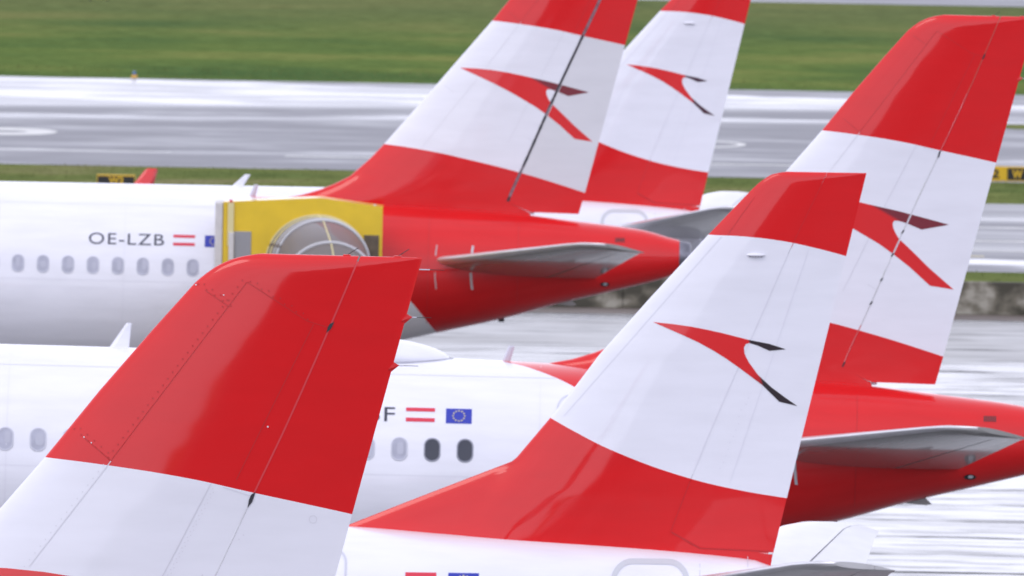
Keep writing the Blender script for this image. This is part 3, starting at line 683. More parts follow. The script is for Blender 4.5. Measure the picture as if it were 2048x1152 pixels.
    frame_line(HA, -6.16, -5.30, -0.28, -2.15, 0.22, 0.022, [M['rim']], hull, None, 'door_outline')
    for bx, h in extras.get('aerials', ()):
        blade('blade_aerial', bx, smooth_interp(HA.top, bx + 0.1) - 0.02, 0.34, 0.09, h, 0.30, [M['white']], root, z0)
    if 'small_aerial' in extras:
        blade('blade_aerial', -7.08, 0.20, 0.13, 0.09, 0.26, 0.10, [M['rim']], root, z0)
    if extras.get('radome'):
        V = []; Fc = []; st = []
        for k in range(33):
            t = k / 32; a = 1 - (2 * t - 1) ** 2; s_ = max(a, 0) ** 0.55
            st.append((-10.9 + 2.97 * t, 0.21, 0.62 * s_ + 0.001, 0.36 * s_ * (1 - 0.12 * max(0, 2 * t - 1)) + 0.001))
        rd = loft('satellite_radome', st, [M['white']], root, 48, z0)
        mb = MB(); n = 48
        V = []
        for sc_, zz in ((1.03, 0.0), (1.03, 0.0)):
            pass
        for k in range(n):
            a = 2 * math.pi * k / n; x = -9.41 + 1.50 * math.cos(a); y = 0.63 * math.sin(a)
            zc, hw, hh = HA.sec(x); zz = zc + hh * math.sqrt(1 - (y / hw) ** 2)
            V += [(x, y, zz + 0.012), (-9.41 + 1.54 * math.cos(a), 0.67 * math.sin(a), zz + 0.004)]
        mb.add(V, [(2 * k, 2 * k + 1, (2 * k + 3) % (2 * n), (2 * k + 2) % (2 * n)) for k in range(n)]); mb.build('sealant_edge', [M['rim_dark']], rd, True)
    # wings, engines, undercarriage
    for sd in (-1, 1):
        wing(root, z0, sd, (1.2, -25.2, -3.1, 7.2, -3.25), (6.4, -21.3, -2.85, 4.1, -2.9), (17.0, -13.65, -1.85, 1.5, -1.9), 'fence', [M['grey'], M['lead']])
        engine(root, z0, -25.8, 5.75 * sd, -3.95, 3.3, 1.12)
        gear(root, -17.6, 3.8 * sd, O[2] - 3.3, 0.58)
    gear(root, -30.3, 0, O[2] - 3.5, 0.40)
    return root

def build_regional(O, label, emb='emb_e'):
    root = aircraft_root('regional_jet', label, 'regional jet', O, 0.0, 'regional jets with white bodies and red fin roots')
    z0 = (0, 0, O[2])
    hull = loft('fuselage', HK.stations(), [M['white']], root, 96, z0)
    fin = build_surface('fin', finK, finK.xle, lambda z: finK.xhi(z) - 0.002 if z > 0.285 else interp([(-0.3, -0.05), (0.02, 0.0), (0.042, -0.01), (0.078, -1.03), (0.285, -1.446)], z), lambda x: -0.15, [M['fin_e'], M['cove']], root, gap_rear=False, nu=44, loc=z0)
    fl = [(-3, 0.29), (-1.44, 0.285), (-1.03, 0.068), (0.0, 0.020), (0.5, 0.02)]
    rud = build_surface('rudder', finK, lambda z: finK.xhi(z) + 0.002, finK.xte, lambda x: interp(fl, x), [M['fin_e'], M['cove']], root, gap_front=True, nu=20, loc=z0, clus=False)
    for sd in (-1, 1): decal('emblem', finK, LOGO_K, [M[emb]], fin, sd, maxlen=0.12)
    mb = MB()
    strip_on(mb, finK, [(finK.xhi(1.12 + 0.1 * k), 1.12 + 0.1 * k) for k in range(32)], 0.009, mi=1); strip_on(mb, finK, [(finK.xhi(4.3 + 0.1 * k), 4.3 + 0.1 * k) for k in range(10)], 0.006, mi=0)
    strip_on(mb, finK, [(finK.xhi(0.3 + 0.1 * k), 0.3 + 0.1 * k) for k in range(8)], 0.008, mi=0)
    strip_on(mb, finK, [(-1.42, 0.30), (-1.03, 0.088)], 0.022, mi=2); strip_on(mb, finK, [(-1.03, 0.082), (-0.02, 0.05)], 0.018, mi=2)
    strip_on(mb, finK, [(-0.80, 4.44), (-2.95, 1.9)], 0.010, mi=1); strip_on(mb, finK, [(-0.35, 5.0), (-0.72, 4.46)], 0.006, mi=0)
    strip_on(mb, finK, [(0.42, 4.28), (-0.62, 1.0)], 0.006, mi=1)
    rivets_on(mb, finK, (-0.40, 2.2), (-0.75, 1.2), 0.09, 0.010, mi=1, jitter=0.02)
    mb.build('panel_seam', [M['seam_r'], M['seam_f'], M['seam_r']], fin, False)
    # small light fitting on the fin
    mb = MB(); c = finK.surf(-0.32, 4.19, -1, 0.0)
    V = []
    for j in range(5):
        a = math.pi / 2 * j / 4
        for k in range(16): t = 2 * math.pi * k / 16; V.append((c.x + 0.135 * math.cos(a) * math.cos(t), c.y - 0.05 * math.sin(a), c.z + 0.028 * math.cos(a) * math.sin(t)))
    mb.add(V, [(j * 16 + k, j * 16 + (k + 1) % 16, (j + 1) * 16 + (k + 1) % 16, (j + 1) * 16 + k) for j in range(4) for k in range(16)], 0)
    for k in range(5): mb.box((c.x - 0.08 + 0.04 * k, c.y - 0.028, c.z - 0.024), (0.012, 0.02, 0.010), 1)
    mb.build('logo_light', [M['white'], M['dark']], fin, True)
    mb = MB(); mb.tube([(-0.06, 0, 0.025), (0.0, 0, 0.024)], 0.018, 0, 8); mb.build('static_discharger', [M['lead']], fin)
    # tail cone outlet
    loft('exhaust_outlet', [(0.05, -0.62, 0.30, 0.30), (0.13, -0.63, 0.26, 0.26), (0.13, -0.63, 0.2, 0.2), (0.0, -0.63, 0.18, 0.18)], [M['rim']], root, 32, z0)
    secs = [(0.45, -1.95, -0.47, 3.1, -0.66), (1.1, -1.60, -0.40, 2.75, -0.60), (5.55, 0.18, 0.135, 1.35, 0.06), (5.9, 0.42, 0.175, 1.16, 0.10), (6.03, 0.75, 0.185, 0.84, 0.12)]
    for sd in (-1, 1): tailplane(root, z0, sd, secs, [M['grey_l'], M['lead']], 0.66, droop=0.10 if sd > 0 else 0.05, T=0.10)
    flags(HK, (-5.119, -4.688), (-4.521, -4.097), -0.285, 0.28, hull)
    frame_line(HK, -2.22, -1.20, -0.10, -1.6, 0.26, 0.075, [M['outline']], hull, None, 'door_outline')
    frame_line(HK, -6.75, -5.95, 0.0, -1.9, 0.16, 0.03, [M['rim']], hull, None, 'door_outline')
    mb = MB()
    for xx in (-1.02, -0.35):
        V = []
        for k in range(9): z = -0.02 - 0.9 * k / 8; V += [HK.side(xx - 0.005, z, -1, 0.004), HK.side(xx + 0.005, z, -1, 0.004)]
        mb.add(V, [(2 * i, 2 * i + 1, 2 * i + 3, 2 * i + 2) for i in range(8)])
    mb.build('skin_joint', [M['rim']], hull)
    blade('blade_aerial', -10.68, 0.285, 0.26, 0.12, 0.275, 0.32, [M['white']], root, z0)
    for sd in (-1, 1):
        wing(root, z0, sd, (1.0, -24.2, -2.75, 6.4, -2.9), (4.6, -21.7, -2.35, 4.0, -2.4), (13.6, -14.75, -1.25, 1.75, -1.3), 'winglet', [M['grey'], M['lead']],
             wl=[(13.55, -14.75, -1.25, 1.75), (13.9, -14.45, -1.15, 1.45), (14.15, -13.9, -0.8, 0.95), (14.3, -13.22, -0.15, 0.50), (14.38, -12.93, 0.22, 0.31), (14.39, -12.86, 0.265, 0.22)])
        engine(root, z0, -24.9, 4.2 * sd, -3.35, 3.2, 0.82)
        gear(root, -18.3, 2.95 * sd, O[2] - 2.8, 0.5)
    gear(root, -33.5, 0, O[2] - 2.9, 0.33)
    return root

# ------------------------------------------------------------------ ground and background
def ground_sheet(name, pts, z, mat, kind='structure'):
    o = mesh_obj(name, [(x, y, z) for x, y in pts], [tuple(range(len(pts)))], mat, None, False); o['kind'] = kind; return o
def wet_mat(name, base_lo, base_hi, joints, wet=(0.35, 0.65), rough=(0.02, 0.6), sc=(0.03, 0.06), bands=(), jdark=0.5, bump=0.0):
    m, nt, b = new_mat(name); lk = nt.links.new
    tc = N(nt, 'ShaderNodeNewGeometry'); mp = N(nt, 'ShaderNodeMapping'); mp.inputs['Scale'].default_value = (sc[0], sc[1], 1)
    nz = N(nt, 'ShaderNodeTexNoise'); nz.inputs['Scale'].default_value = 1.0; nz.inputs['Detail'].default_value = 8; nz.inputs['Roughness'].default_value = 0.55
    lk(tc.outputs['Position'], mp.inputs[0]); lk(mp.outputs[0], nz.inputs[0])
    mr = N(nt, 'ShaderNodeMapRange'); mr.inputs[1].default_value = wet[0]; mr.inputs[2].default_value = wet[1]; mr.inputs[3].default_value = 0; mr.inputs[4].default_value = 1
    lk(nz.outputs[0], mr.inputs[0]); dry = mr.outputs[0]
    sep = N(nt, 'ShaderNodeSeparateXYZ'); lk(tc.outputs['Position'], sep.inputs[0])
    # warp the band edges
    n2 = N(nt, 'ShaderNodeTexNoise'); n2.inputs['Scale'].default_value = 1.0; n2.inputs['Detail'].default_value = 5; m2 = N(nt, 'ShaderNodeMapping'); m2.inputs['Scale'].default_value = (0.13, 0.13, 1); lk(tc.outputs['Position'], m2.inputs[0]); lk(m2.outputs[0], n2.inputs[0])
    wy = N(nt, 'ShaderNodeMath', operation='MULTIPLY_ADD'); wy.inputs[1].default_value = 16.0; lk(n2.outputs[0], wy.inputs[0]); lk(sep.outputs['Y'], wy.inputs[2])
    for (y0, y1, soft, tilt, val) in bands:   # strips that stay wet (val<0) or dry (val>0)
        ty = N(nt, 'ShaderNodeMath', operation='MULTIPLY_ADD'); ty.inputs[1].default_value = tilt; lk(sep.outputs['X'], ty.inputs[0]); lk(wy.outputs[0], ty.inputs[2])
        a = N(nt, 'ShaderNodeMapRange', interpolation_type='SMOOTHSTEP'); a.inputs[1].default_value = y0 + 8; a.inputs[2].default_value = y0 + 8 + soft; lk(ty.outputs[0], a.inputs[0])
        c = N(nt, 'ShaderNodeMapRange', interpolation_type='SMOOTHSTEP'); c.inputs[1].default_value = y1 + 8; c.inputs[2].default_value = y1 + 8 - soft; lk(ty.outputs[0], c.inputs[0])
        mu = N(nt, 'ShaderNodeMath', operation='MULTIPLY'); lk(a.outputs[0], mu.inputs[0]); lk(c.outputs[0], mu.inputs[1])
        ad = N(nt, 'ShaderNodeMath', operation='MULTIPLY_ADD', use_clamp=True); ad.inputs[1].default_value = val; lk(mu.outputs[0], ad.inputs[0]); lk(dry, ad.inputs[2]); dry = ad.outputs[0]
    r2 = N(nt, 'ShaderNodeMapRange'); r2.inputs[3].default_value = rough[0]; r2.inputs[4].default_value = rough[1]; lk(dry, r2.inputs[0])
    cm = N(nt, 'ShaderNodeMixRGB'); cm.inputs[1].default_value = (*base_lo, 1); cm.inputs[2].default_value = (*base_hi, 1); lk(dry, cm.inputs[0])
    n3 = N(nt, 'ShaderNodeTexNoise'); n3.inputs['Scale'].default_value = 0.35; n3.inputs['Detail'].default_value = 6; lk(tc.outputs['Position'], n3.inputs[0])
    g = N(nt, 'ShaderNodeMapRange'); g.inputs[1].default_value = 0.3; g.inputs[2].default_value = 0.7; g.inputs[3].default_value = 0.8; g.inputs[4].default_value = 1.15; lk(n3.outputs[0], g.inputs[0])
    vs = N(nt, 'ShaderNodeVectorMath', operation='SCALE'); lk(cm.outputs[0], vs.inputs[0]); lk(g.outputs[0], vs.inputs['Scale'])
    col, rg = vs.outputs[0], r2.outputs[0]
    spec = None
    if joints:
        py, wd = joints
        fy = N(nt, 'ShaderNodeMath', operation='PINGPONG'); fy.inputs[1].default_value = py / 2; wob = N(nt, 'ShaderNodeMath', operation='MULTIPLY_ADD'); wob.inputs[1].default_value = 2.2; lk(n3.outputs[0], wob.inputs[0]); lk(sep.outputs['Y'], wob.inputs[2]); lk(wob.outputs[0], fy.inputs[0])
        jl = N(nt, 'ShaderNodeMapRange', interpolation_type='SMOOTHSTEP'); jl.inputs[1].default_value = wd; jl.inputs[2].default_value = 0.0; lk(fy.outputs[0], jl.inputs[0])
        mxj = N(nt, 'ShaderNodeMath', operation='MAXIMUM'); lk(jl.outputs[0], mxj.inputs[0]); mxj.inputs[1].default_value = 0.0
        n4 = N(nt, 'ShaderNodeTexNoise'); n4.inputs['Scale'].default_value = 0.22; n4.inputs['Detail'].default_value = 4; lk(tc.outputs['Position'], n4.inputs[0])
        st = N(nt, 'ShaderNodeMapRange'); st.inputs[1].default_value = 0.42; st.inputs[2].default_value = 0.62; st.inputs[3].default_value = 0.08; lk(n4.outputs[0], st.inputs[0])
        js = N(nt, 'ShaderNodeMath', operation='MULTIPLY'); lk(mxj.outputs[0], js.inputs[0]); lk(st.outputs[0], js.inputs[1])
        jd = N(nt, 'ShaderNodeMath', operation='MULTIPLY'); jd.inputs[1].default_value = jdark; lk(js.outputs[0], jd.inputs[0])
        mc = N(nt, 'ShaderNodeMixRGB'); mc.inputs[2].default_value = (0.06, 0.06, 0.06, 1); lk(jd.outputs[0], mc.inputs[0]); lk(col, mc.inputs[1]); col = mc.outputs[0]
        ar = N(nt, 'ShaderNodeMath', operation='MAXIMUM'); lk(rg, ar.inputs[0]); ja = N(nt, 'ShaderNodeMath', operation='MULTIPLY'); ja.inputs[1].default_value = 0.9; lk(jd.outputs[0], ja.inputs[0]); lk(ja.outputs[0], ar.inputs[1]); rg = ar.outputs[0]
        sp = N(nt, 'ShaderNodeMapRange'); sp.inputs[3].default_value = 0.5; sp.inputs[4].default_value = 0.12; lk(jd.outputs[0], sp.inputs[0]); spec = sp.outputs[0]
    if joints:
        m5 = N(nt, 'ShaderNodeMapping'); m5.inputs['Scale'].default_value = (0.3, 0.6, 1); n5 = N(nt, 'ShaderNodeTexNoise'); n5.inputs['Scale'].default_value = 1.0; n5.inputs['Detail'].default_value = 6; n5.inputs['Roughness'].default_value = 0.6
        lk(tc.outputs['Position'], m5.inputs[0]); lk(m5.outputs[0], n5.inputs[0]); q5 = N(nt, 'ShaderNodeMapRange'); q5.inputs[1].default_value = 0.5; q5.inputs[2].default_value = 0.72; q5.inputs[4].default_value = 0.22; lk(n5.outputs[0], q5.inputs[0])
        a5 = N(nt, 'ShaderNodeMath', operation='ADD'); lk(rg, a5.inputs[0]); lk(q5.outputs[0], a5.inputs[1]); rg = a5.outputs[0]
    lk(col, b.inputs['Base Color']); lk(rg, b.inputs['Roughness'])
    if spec: lk(spec, b.inputs['Specular IOR Level'])
    return m
def grass_mat(name, a, b_, c, sc=(0.11, 0.09), brown=None):
    m, nt, b = new_mat(name); lk = nt.links.new
    tc = N(nt, 'ShaderNodeNewGeometry'); mp = N(nt, 'ShaderNodeMapping'); mp.inputs['Scale'].default_value = (sc[0], sc[1], 1)
    nz = N(nt, 'ShaderNodeTexNoise'); nz.inputs['Scale'].default_value = 1.0; nz.inputs['Detail'].default_value = 9; nz.inputs['Roughness'].default_value = 0.6
    lk(tc.outputs['Position'], mp.inputs[0]); lk(mp.outputs[0], nz.inputs[0])
    r = N(nt, 'ShaderNodeValToRGB'); e = r.color_ramp.elements; e[0].position = 0.36; e[0].color = (*a, 1); e[1].position = 0.66; e[1].color = (*c, 1); k = e.new(0.52); k.color = (*b_, 1)
    lk(nz.outputs[0], r.inputs[0])
    if brown:
        sp = N(nt, 'ShaderNodeSeparateXYZ'); lk(tc.outputs['Position'], sp.inputs[0]); wv = N(nt, 'ShaderNodeMath', operation='MULTIPLY_ADD'); wv.inputs[1].default_value = 90.0; lk(nz.outputs[0], wv.inputs[0]); lk(sp.outputs['Y'], wv.inputs[2])
        bf = N(nt, 'ShaderNodeMapRange', interpolation_type='SMOOTHSTEP'); bf.inputs[1].default_value = brown[0] + 45; bf.inputs[2].default_value = brown[1] + 45; bf.inputs[4].default_value = 0.6; lk(wv.outputs[0], bf.inputs[0])
        bm_ = N(nt, 'ShaderNodeMixRGB'); bm_.inputs[2].default_value = (0.135, 0.145, 0.070, 1); lk(bf.outputs[0], bm_.inputs[0]); lk(r.outputs[0], bm_.inputs[1]); r = bm_
    n2 = N(nt, 'ShaderNodeTexNoise'); n2.inputs['Scale'].default_value = 0.9; n2.inputs['Detail'].default_value = 10; n2.inputs['Roughness'].default_value = 0.7; lk(tc.outputs['Position'], n2.inputs[0])
    g = N(nt, 'ShaderNodeMapRange'); g.inputs[1].default_value = 0.3; g.inputs[2].default_value = 0.7; g.inputs[3].default_value = 0.58; g.inputs[4].default_value = 1.5; lk(n2.outputs[0], g.inputs[0])
    vs = N(nt, 'ShaderNodeVectorMath', operation='SCALE'); lk(r.outputs[0], vs.inputs[0]); lk(g.outputs[0], vs.inputs['Scale'])
    lk(vs.outputs[0], b.inputs['Base Color']); b.inputs['Roughness'].default_value = 1.0; b.inputs['Specular IOR Level'].default_value = 0.0
    return m
M['apron'] = wet_mat('wet concrete apron', (0.115, 0.115, 0.118), (0.22, 0.215, 0.21), (7.5, 0.8), wet=(0.50, 0.75), rough=(0.16, 0.36), sc=(0.13, 0.13), bands=[(470, 512, 16, 0.0, 0.7)], jdark=0.85)
M['taxi'] = wet_mat('wet asphalt taxiway', (0.07, 0.07, 0.09), (0.12, 0.12, 0.14), None, wet=(0.22, 0.68), rough=(0.15, 0.5), sc=(0.13, 0.13), bands=[(640, 780, 1, 0.0, 0.28), (733, 830, 11, -0.55, -0.72), (714.5, 728, 6, -0.5, -0.55), (768, 860, 4, 0.45, 0.55), (664, 671, 3, -0.2, -0.4)])
M['road'] = wet_mat('wet asphalt service road', (0.07, 0.07, 0.09), (0.14, 0.14, 0.16), None, wet=(0.2, 0.6), rough=(0.15, 0.5), sc=(0.02, 0.12), bands=[(552, 562, 3, 0.0, -1.0)])
M['grass'] = grass_mat('mown airfield grass', (0.100, 0.135, 0.045), (0.145, 0.170, 0.058), (0.200, 0.190, 0.095))
M['grass_far'] = grass_mat('airfield grass turning brown', (0.070, 0.122, 0.042), (0.115, 0.165, 0.048), (0.185, 0.205, 0.065), sc=(0.05, 0.03), brown=(830, 970))
M['line_white'] = simple('worn white marking', (0.6, 0.6, 0.58), 0.5, var=0.2, scale=1)
M['line_yellow'] = simple('worn yellow marking', (0.5, 0.42, 0.2), 0.5, var=0.3, scale=1)

BIG = 1500
ground_sheet('ground', [(-BIG, -400), (BIG, -400), (BIG, 4000), (-BIG, 4000)], -0.008, M['grass'])
ground_sheet('apron', [(-BIG, -60), (BIG, -60), (BIG, 513), (-BIG, 513)], 0.0, M['apron'])
ground_sheet('road', [(-BIG, 549.5), (BIG, 549.5), (BIG, 619.5), (-BIG, 619.5)], 0.0, M['road'])
ground_sheet('taxiway', [(-BIG, 645.5), (BIG, 645.5), (BIG, 778), (-BIG, 778)], 0.0, M['taxi'])
ground_sheet('grass_field', [(-BIG, 778), (BIG, 778), (BIG, 980), (-BIG, 980)], 0.0, M['grass_far'])
ground_sheet('runway', [(-BIG, 980), (BIG, 980), (BIG, 1040), (-BIG, 1040)], 0.0, M['road'])
ground_sheet('grass_island', [(17.5, 724), (19, 720), (24, 718.5), (BIG, 718), (BIG, 729.5), (24, 729), (19, 727.5)], 0.004, M['grass'])
def stripe(name, y0, y1, x0, x1, mat, z=0.004): return ground_sheet(name, [(x0, y0), (x1, y0), (x1, y1), (x0, y1)], z, mat)
for y0, y1 in ((578.5, 579.6), (569.0, 569.9), (592.5, 593.5)): stripe('road_marking', y0, y1, -300, 300, M['line_white'])
for k in range(-12, 13): stripe('road_marking', 563.4, 564.4, 4.0 * k + 0.3, 4.0 * k + 2.0, M['line_yellow'])
stripe('taxiway_marking', 661.5, 662.6, -8, 60, M['line_white']); stripe('taxiway_marking', 664.0, 664.8, -300, -12, M['line_white'])
# painted loops whose rounded ends show on the taxiway
def loop_mark(xe, yc, ry, length, sgn, wd=1.0, wx=0.35):
    V = []; n = 24; rx = 1.7
    P = [(xe - sgn * (rx + length), yc - ry, 0)] + [(xe - sgn * rx + sgn * rx * math.cos(a), yc + ry * math.sin(a), 1) for a in [-math.pi / 2 + math.pi * k / n for k in range(n + 1)]] + [(xe - sgn * (rx + length), yc + ry, 0)]
    Q = [(xe - sgn * (rx + length), yc - ry + wd, 0)] + [(xe - sgn * rx + sgn * (rx - wx) * math.cos(a), yc + (ry - wd) * math.sin(a), 1) for a in [-math.pi / 2 + math.pi * k / n for k in range(n + 1)]] + [(xe - sgn * (rx + length), yc + ry - wd, 0)]
    for p, q in zip(P, Q): V += [(p[0], p[1], 0.004), (q[0], q[1], 0.004)]
    o = mesh_obj('taxiway_marking', V, [(2 * i, 2 * i + 1, 2 * i + 3, 2 * i + 2) for i in range(len(P) - 1)], M['line_white']); o['kind'] = 'structure'
loop_mark(-16.6, 689, 5.2, 60, 1, 3.9, 1.1); loop_mark(8.4, 689.5, 5.0, 1.5, 1, 1.4, 0.3)

def tag(o, label, cat, group=None):
    o['label'] = label; o['category'] = cat
    if group: o['group'] = group
    return o
# low concrete blast wall with stains
m, nt, b = new_mat('stained concrete wall'); lk = nt.links.new
g_ = N(nt, 'ShaderNodeNewGeometry'); mp_ = N(nt, 'ShaderNodeMapping'); mp_.inputs['Scale'].default_value = (1.1, 0.2, 1.5); n1 = N(nt, 'ShaderNodeTexNoise'); n1.inputs['Scale'].default_value = 1.0; n1.inputs['Detail'].default_value = 3
lk(g_.outputs['Position'], mp_.inputs[0]); lk(mp_.outputs[0], n1.inputs[0]); r_ = N(nt, 'ShaderNodeValToRGB'); e = r_.color_ramp.elements
e[0].position = 0.42; e[0].color = (0.065, 0.06, 0.045, 1); e[1].position = 0.62; e[1].color = (0.36, 0.34, 0.29, 1); k_ = e.new(0.53); k_.color = (0.17, 0.155, 0.12, 1)
lk(n1.outputs[0], r_.inputs[0]); lk(r_.outputs[0], b.inputs['Base Color']); b.inputs['Roughness'].default_value = 0.9; M['wall'] = m
mb = MB()
for k in range(-20, 21):
    mb.box((3.0 * k + 1.5, 513.4, 0.44), (2.985, 0.6, 0.88), bev=0.02)
mb.box((1.5, 513.45, 0.42), (122.9, 0.5, 0.83))
ground_sheet('gutter', [(-BIG, 508.5), (BIG, 508.5), (BIG, 513.05), (-BIG, 513.05)], 0.004, simple('silty gutter', (0.13, 0.105, 0.09), 0.75, var=0.35, scale=0.3))
wl_ = mb.build('barrier_wall', [M['wall']]); tag(wl_, 'low stained concrete barrier wall along the far edge of the wet apron', 'wall')
# grass verge tufts behind the wall
def tufts(name, x0, x1, y0, y1, n, hmin, hmax, mat):
    V = []; Fc = []; rnd = random.Random(7)
    for _ in range(n):
        x, y = rnd.uniform(x0, x1), rnd.uniform(y0, y1); a = rnd.uniform(0, math.pi); h = rnd.uniform(hmin, hmax); w_ = h * 0.35; dx, dy = math.cos(a) * w_, math.sin(a) * w_
        k = len(V); V += [(x - dx, y - dy, 0), (x + dx, y + dy, 0), (x + rnd.uniform(-.5, .5) * h, y + rnd.uniform(-.5, .5) * h, h)]; Fc.append((k, k + 1, k + 2))
    o = mesh_obj(name, V, Fc, mat, None, False); o['kind'] = 'stuff'; o['label'] = 'rough grass tufts growing on the verges'; o['category'] = 'grass'; return o
tufts('grass', -26, 26, 619.5, 645.5, 7000, 0.02, 0.07, M['grass'])
tufts('grass', -26, 26, 516, 549.5, 7000, 0.02, 0.07, M['grass'])
tufts('grass', -40, 40, 778, 800, 7000, 0.02, 0.08, M['grass'])

# ------------------------------------------------------------------ airfield signs and light
M['sgn_y'] = simple('sign yellow', (0.68, 0.42, 0.012), 0.4); M['sgn_k'] = simple('sign black', (0.015, 0.015, 0.015), 0.4)
def glyph(mb, text, x0, x1, z0, z1, y, mi):
    cu = bpy.data.curves.new('t', 'FONT'); cu.body = text; cu.size = 1; cu.offset = 0.035; to = bpy.data.objects.new('t', cu); C.objects.link(to)
    dg = bpy.context.evaluated_depsgraph_get(); me = bpy.data.meshes.new_from_object(to.evaluated_get(dg))
    xs = [v.co.x for v in me.vertices]; ys = [v.co.y for v in me.vertices]; a, b, c, d = min(xs), max(xs), min(ys), max(ys)
    mb.add([(x0 + (v.co.x - a) / (b - a) * (x1 - x0), y, z0 + (v.co.y - c) / (d - c) * (z1 - z0)) for v in me.vertices], [tuple(p.vertices) for p in me.polygons], mi)
    bpy.data.objects.remove(to); bpy.data.curves.remove(cu); bpy.data.meshes.remove(me)
def sign(name, loc, w_, h_, boards, label, group='taxiway signs on the grass', lg=0.12):
    e = bpy.data.objects.new(name, None); C.objects.link(e); e.location = loc; tag(e, label, 'sign', group)
    mb = MB(); mb.box((0, 0, lg + h_ / 2), (w_, 0.2, h_), 0, bev=0.015); mb.build('sign_case', [M['sgn_y']], e)
    for (xa, xb, colr, chars, tcol) in boards:
        mb = MB(); mb.box(((xa + xb) / 2, -0.106, lg + h_ / 2), (xb - xa, 0.012, h_ - 0.10), 0)
        for (ch, ca, cb) in chars: glyph(mb, ch, ca, cb, lg + h_ * 0.2, lg + h_ * 0.8, -0.115, 1)
        mb.build('sign_board', [M['sgn_k'] if colr == 'k' else M['sgn_y'], M['sgn_y'] if tcol == 'y' else M['sgn_k']], e)
    for x in (-w_ * 0.4, w_ * 0.4): mb = MB(); mb.tube([(x, 0, 0), (x, 0, lg + 0.01)], 0.04, 0, 8); mb.build('leg', [M['dark']], e)
sign('taxiway_sign', (17.12, 642.5, 0), 2.6, 0.50, [(-1.25, -0.48, 'y', [('2', -0.98, -0.70)], 'k'), (-0.44, 1.25, 'k', [('W', -0.28, 0.08), ('1', 0.5, 0.62)], 'y')], 'yellow and black taxiway sign with a letter W on the right hand grass')
sign('taxiway_sign', (-13.0, 620.6, 0), 1.25, 0.36, [(-0.60, 0.60, 'k', [('W2', -0.25, 0.25)], 'y')], 'black taxiway sign with yellow frame peeping over the white fuselage beside a red winglet', lg=0.03)
sign('taxiway_sign', (-20.9, 949.0, 0), 1.05, 0.36, [(-0.52, 0.52, 'y', [('R', -0.2, 0.2)], 'k')], 'small yellow sign at the far top left of the brown grass')
e = bpy.data.objects.new('edge_light', None); C.objects.link(e); e.location = (-15.65, 779.0, 0); tag(e, 'small blue taxiway edge light on an orange base at the far grass edge', 'airfield light')
M['orange'] = simple('orange base', (0.72, 0.38, 0.05), 0.5); M['lens'] = simple('blue lens', (0.03, 0.12, 0.35), 0.15, coat=1)
mb = MB(); mb.tube([(0, 0, 0), (0, 0, 0.06), (0, 0, 0.12)], 0.16, 0, 14, r2=0.10); mb.build('light_base', [M['orange']], e, True)
mb = MB(); mb.tube([(0, 0, 0.12), (0, 0, 0.20), (0, 0, 0.28)], 0.08, 0, 14, r2=0.05); mb.build('light_lens', [M['lens']], e, True)

# ------------------------------------------------------------------ the aircraft
near = build_airliner((-2.37, 175.9, 5.895), 'nearest airliner, only its big red topped white fin showing at the lower left', None, 0.016, True, {'nwin': 0})
lbf = build_airliner((6.94, 310.2, 5.76), 'airliner OE-LBF with satellite radome and red tail, its tall fin furthest right', 'OE-LBF', 0.018, False,
    {'wz': -1.20, 'dark': 2, 'tz': -0.535, 'tx': (-10.40, -8.80), 'at': (-8.62, -8.15), 'eu': (-7.97, -7.55), 'aerials': ((-13.53, 0.42),), 'small_aerial': 1, 'radome': True})
lzb = build_airliner((1.40, 407.7, 5.59), 'airliner OE-LZB with yellow boarding stairs at its rear door, fin above the middle', 'OE-LZB', 0.062, False,
    {'wz': -1.30, 'wx': -8.22, 'tz': -0.615, 'tx': (-10.46, -8.85), 'at': (-8.655, -8.19), 'eu': (-7.98, -7.56), 'small_aerial': 1})
jet = build_regional((3.71, 265.0, 5.05), 'regional jet in the foreground, fin with dorsal wedge at centre right')
jet2 = build_regional((4.24, 432.3, 5.08), 'farthest regional jet, smallest fin at top centre right against the grass', 'emb_f')

# ------------------------------------------------------------------ covered boarding stairs at the rear door of OE-LZB
M['yellow'] = simple('stairs yellow', (0.76, 0.52, 0.012), 0.35, coat=0.5, var=0.06, scale=2)
M['rubber'] = simple('grey canopy bellows', (0.62, 0.60, 0.60), 0.6, var=0.1, scale=5)
M['ral'] = simple('pale yellow post', (0.70, 0.62, 0.32), 0.4); M['hoop'] = simple('grey hoop', (0.55, 0.55, 0.58), 0.4)
M['sglass'] = simple('grey cab window', (0.30, 0.30, 0.32), 0.15, coat=1.0); M['sdark'] = simple('dark opening', (0.12, 0.09, 0.06), 0.4, var=0.5, scale=4)
m, nt, b = new_mat('smoky polycarbonate'); b.inputs['Base Color'].default_value = (0.20, 0.18, 0.175, 1); b.inputs['Roughness'].default_value = 0.45; b.inputs['Specular IOR Level'].default_value = 0.25; b.inputs['Alpha'].default_value = 0.78; M['poly'] = m
st = bpy.data.objects.new('boarding_stairs', None); C.objects.link(st); SX = 1.40 - 5.85
st.location = (SX, 404.1, 0); tag(st, 'yellow covered boarding stairs with clear rounded canopy docked at a white fuselage', 'boarding stairs')
def zz(v): return v + 5.59 + 0.04   # heights measured from the rudder corner
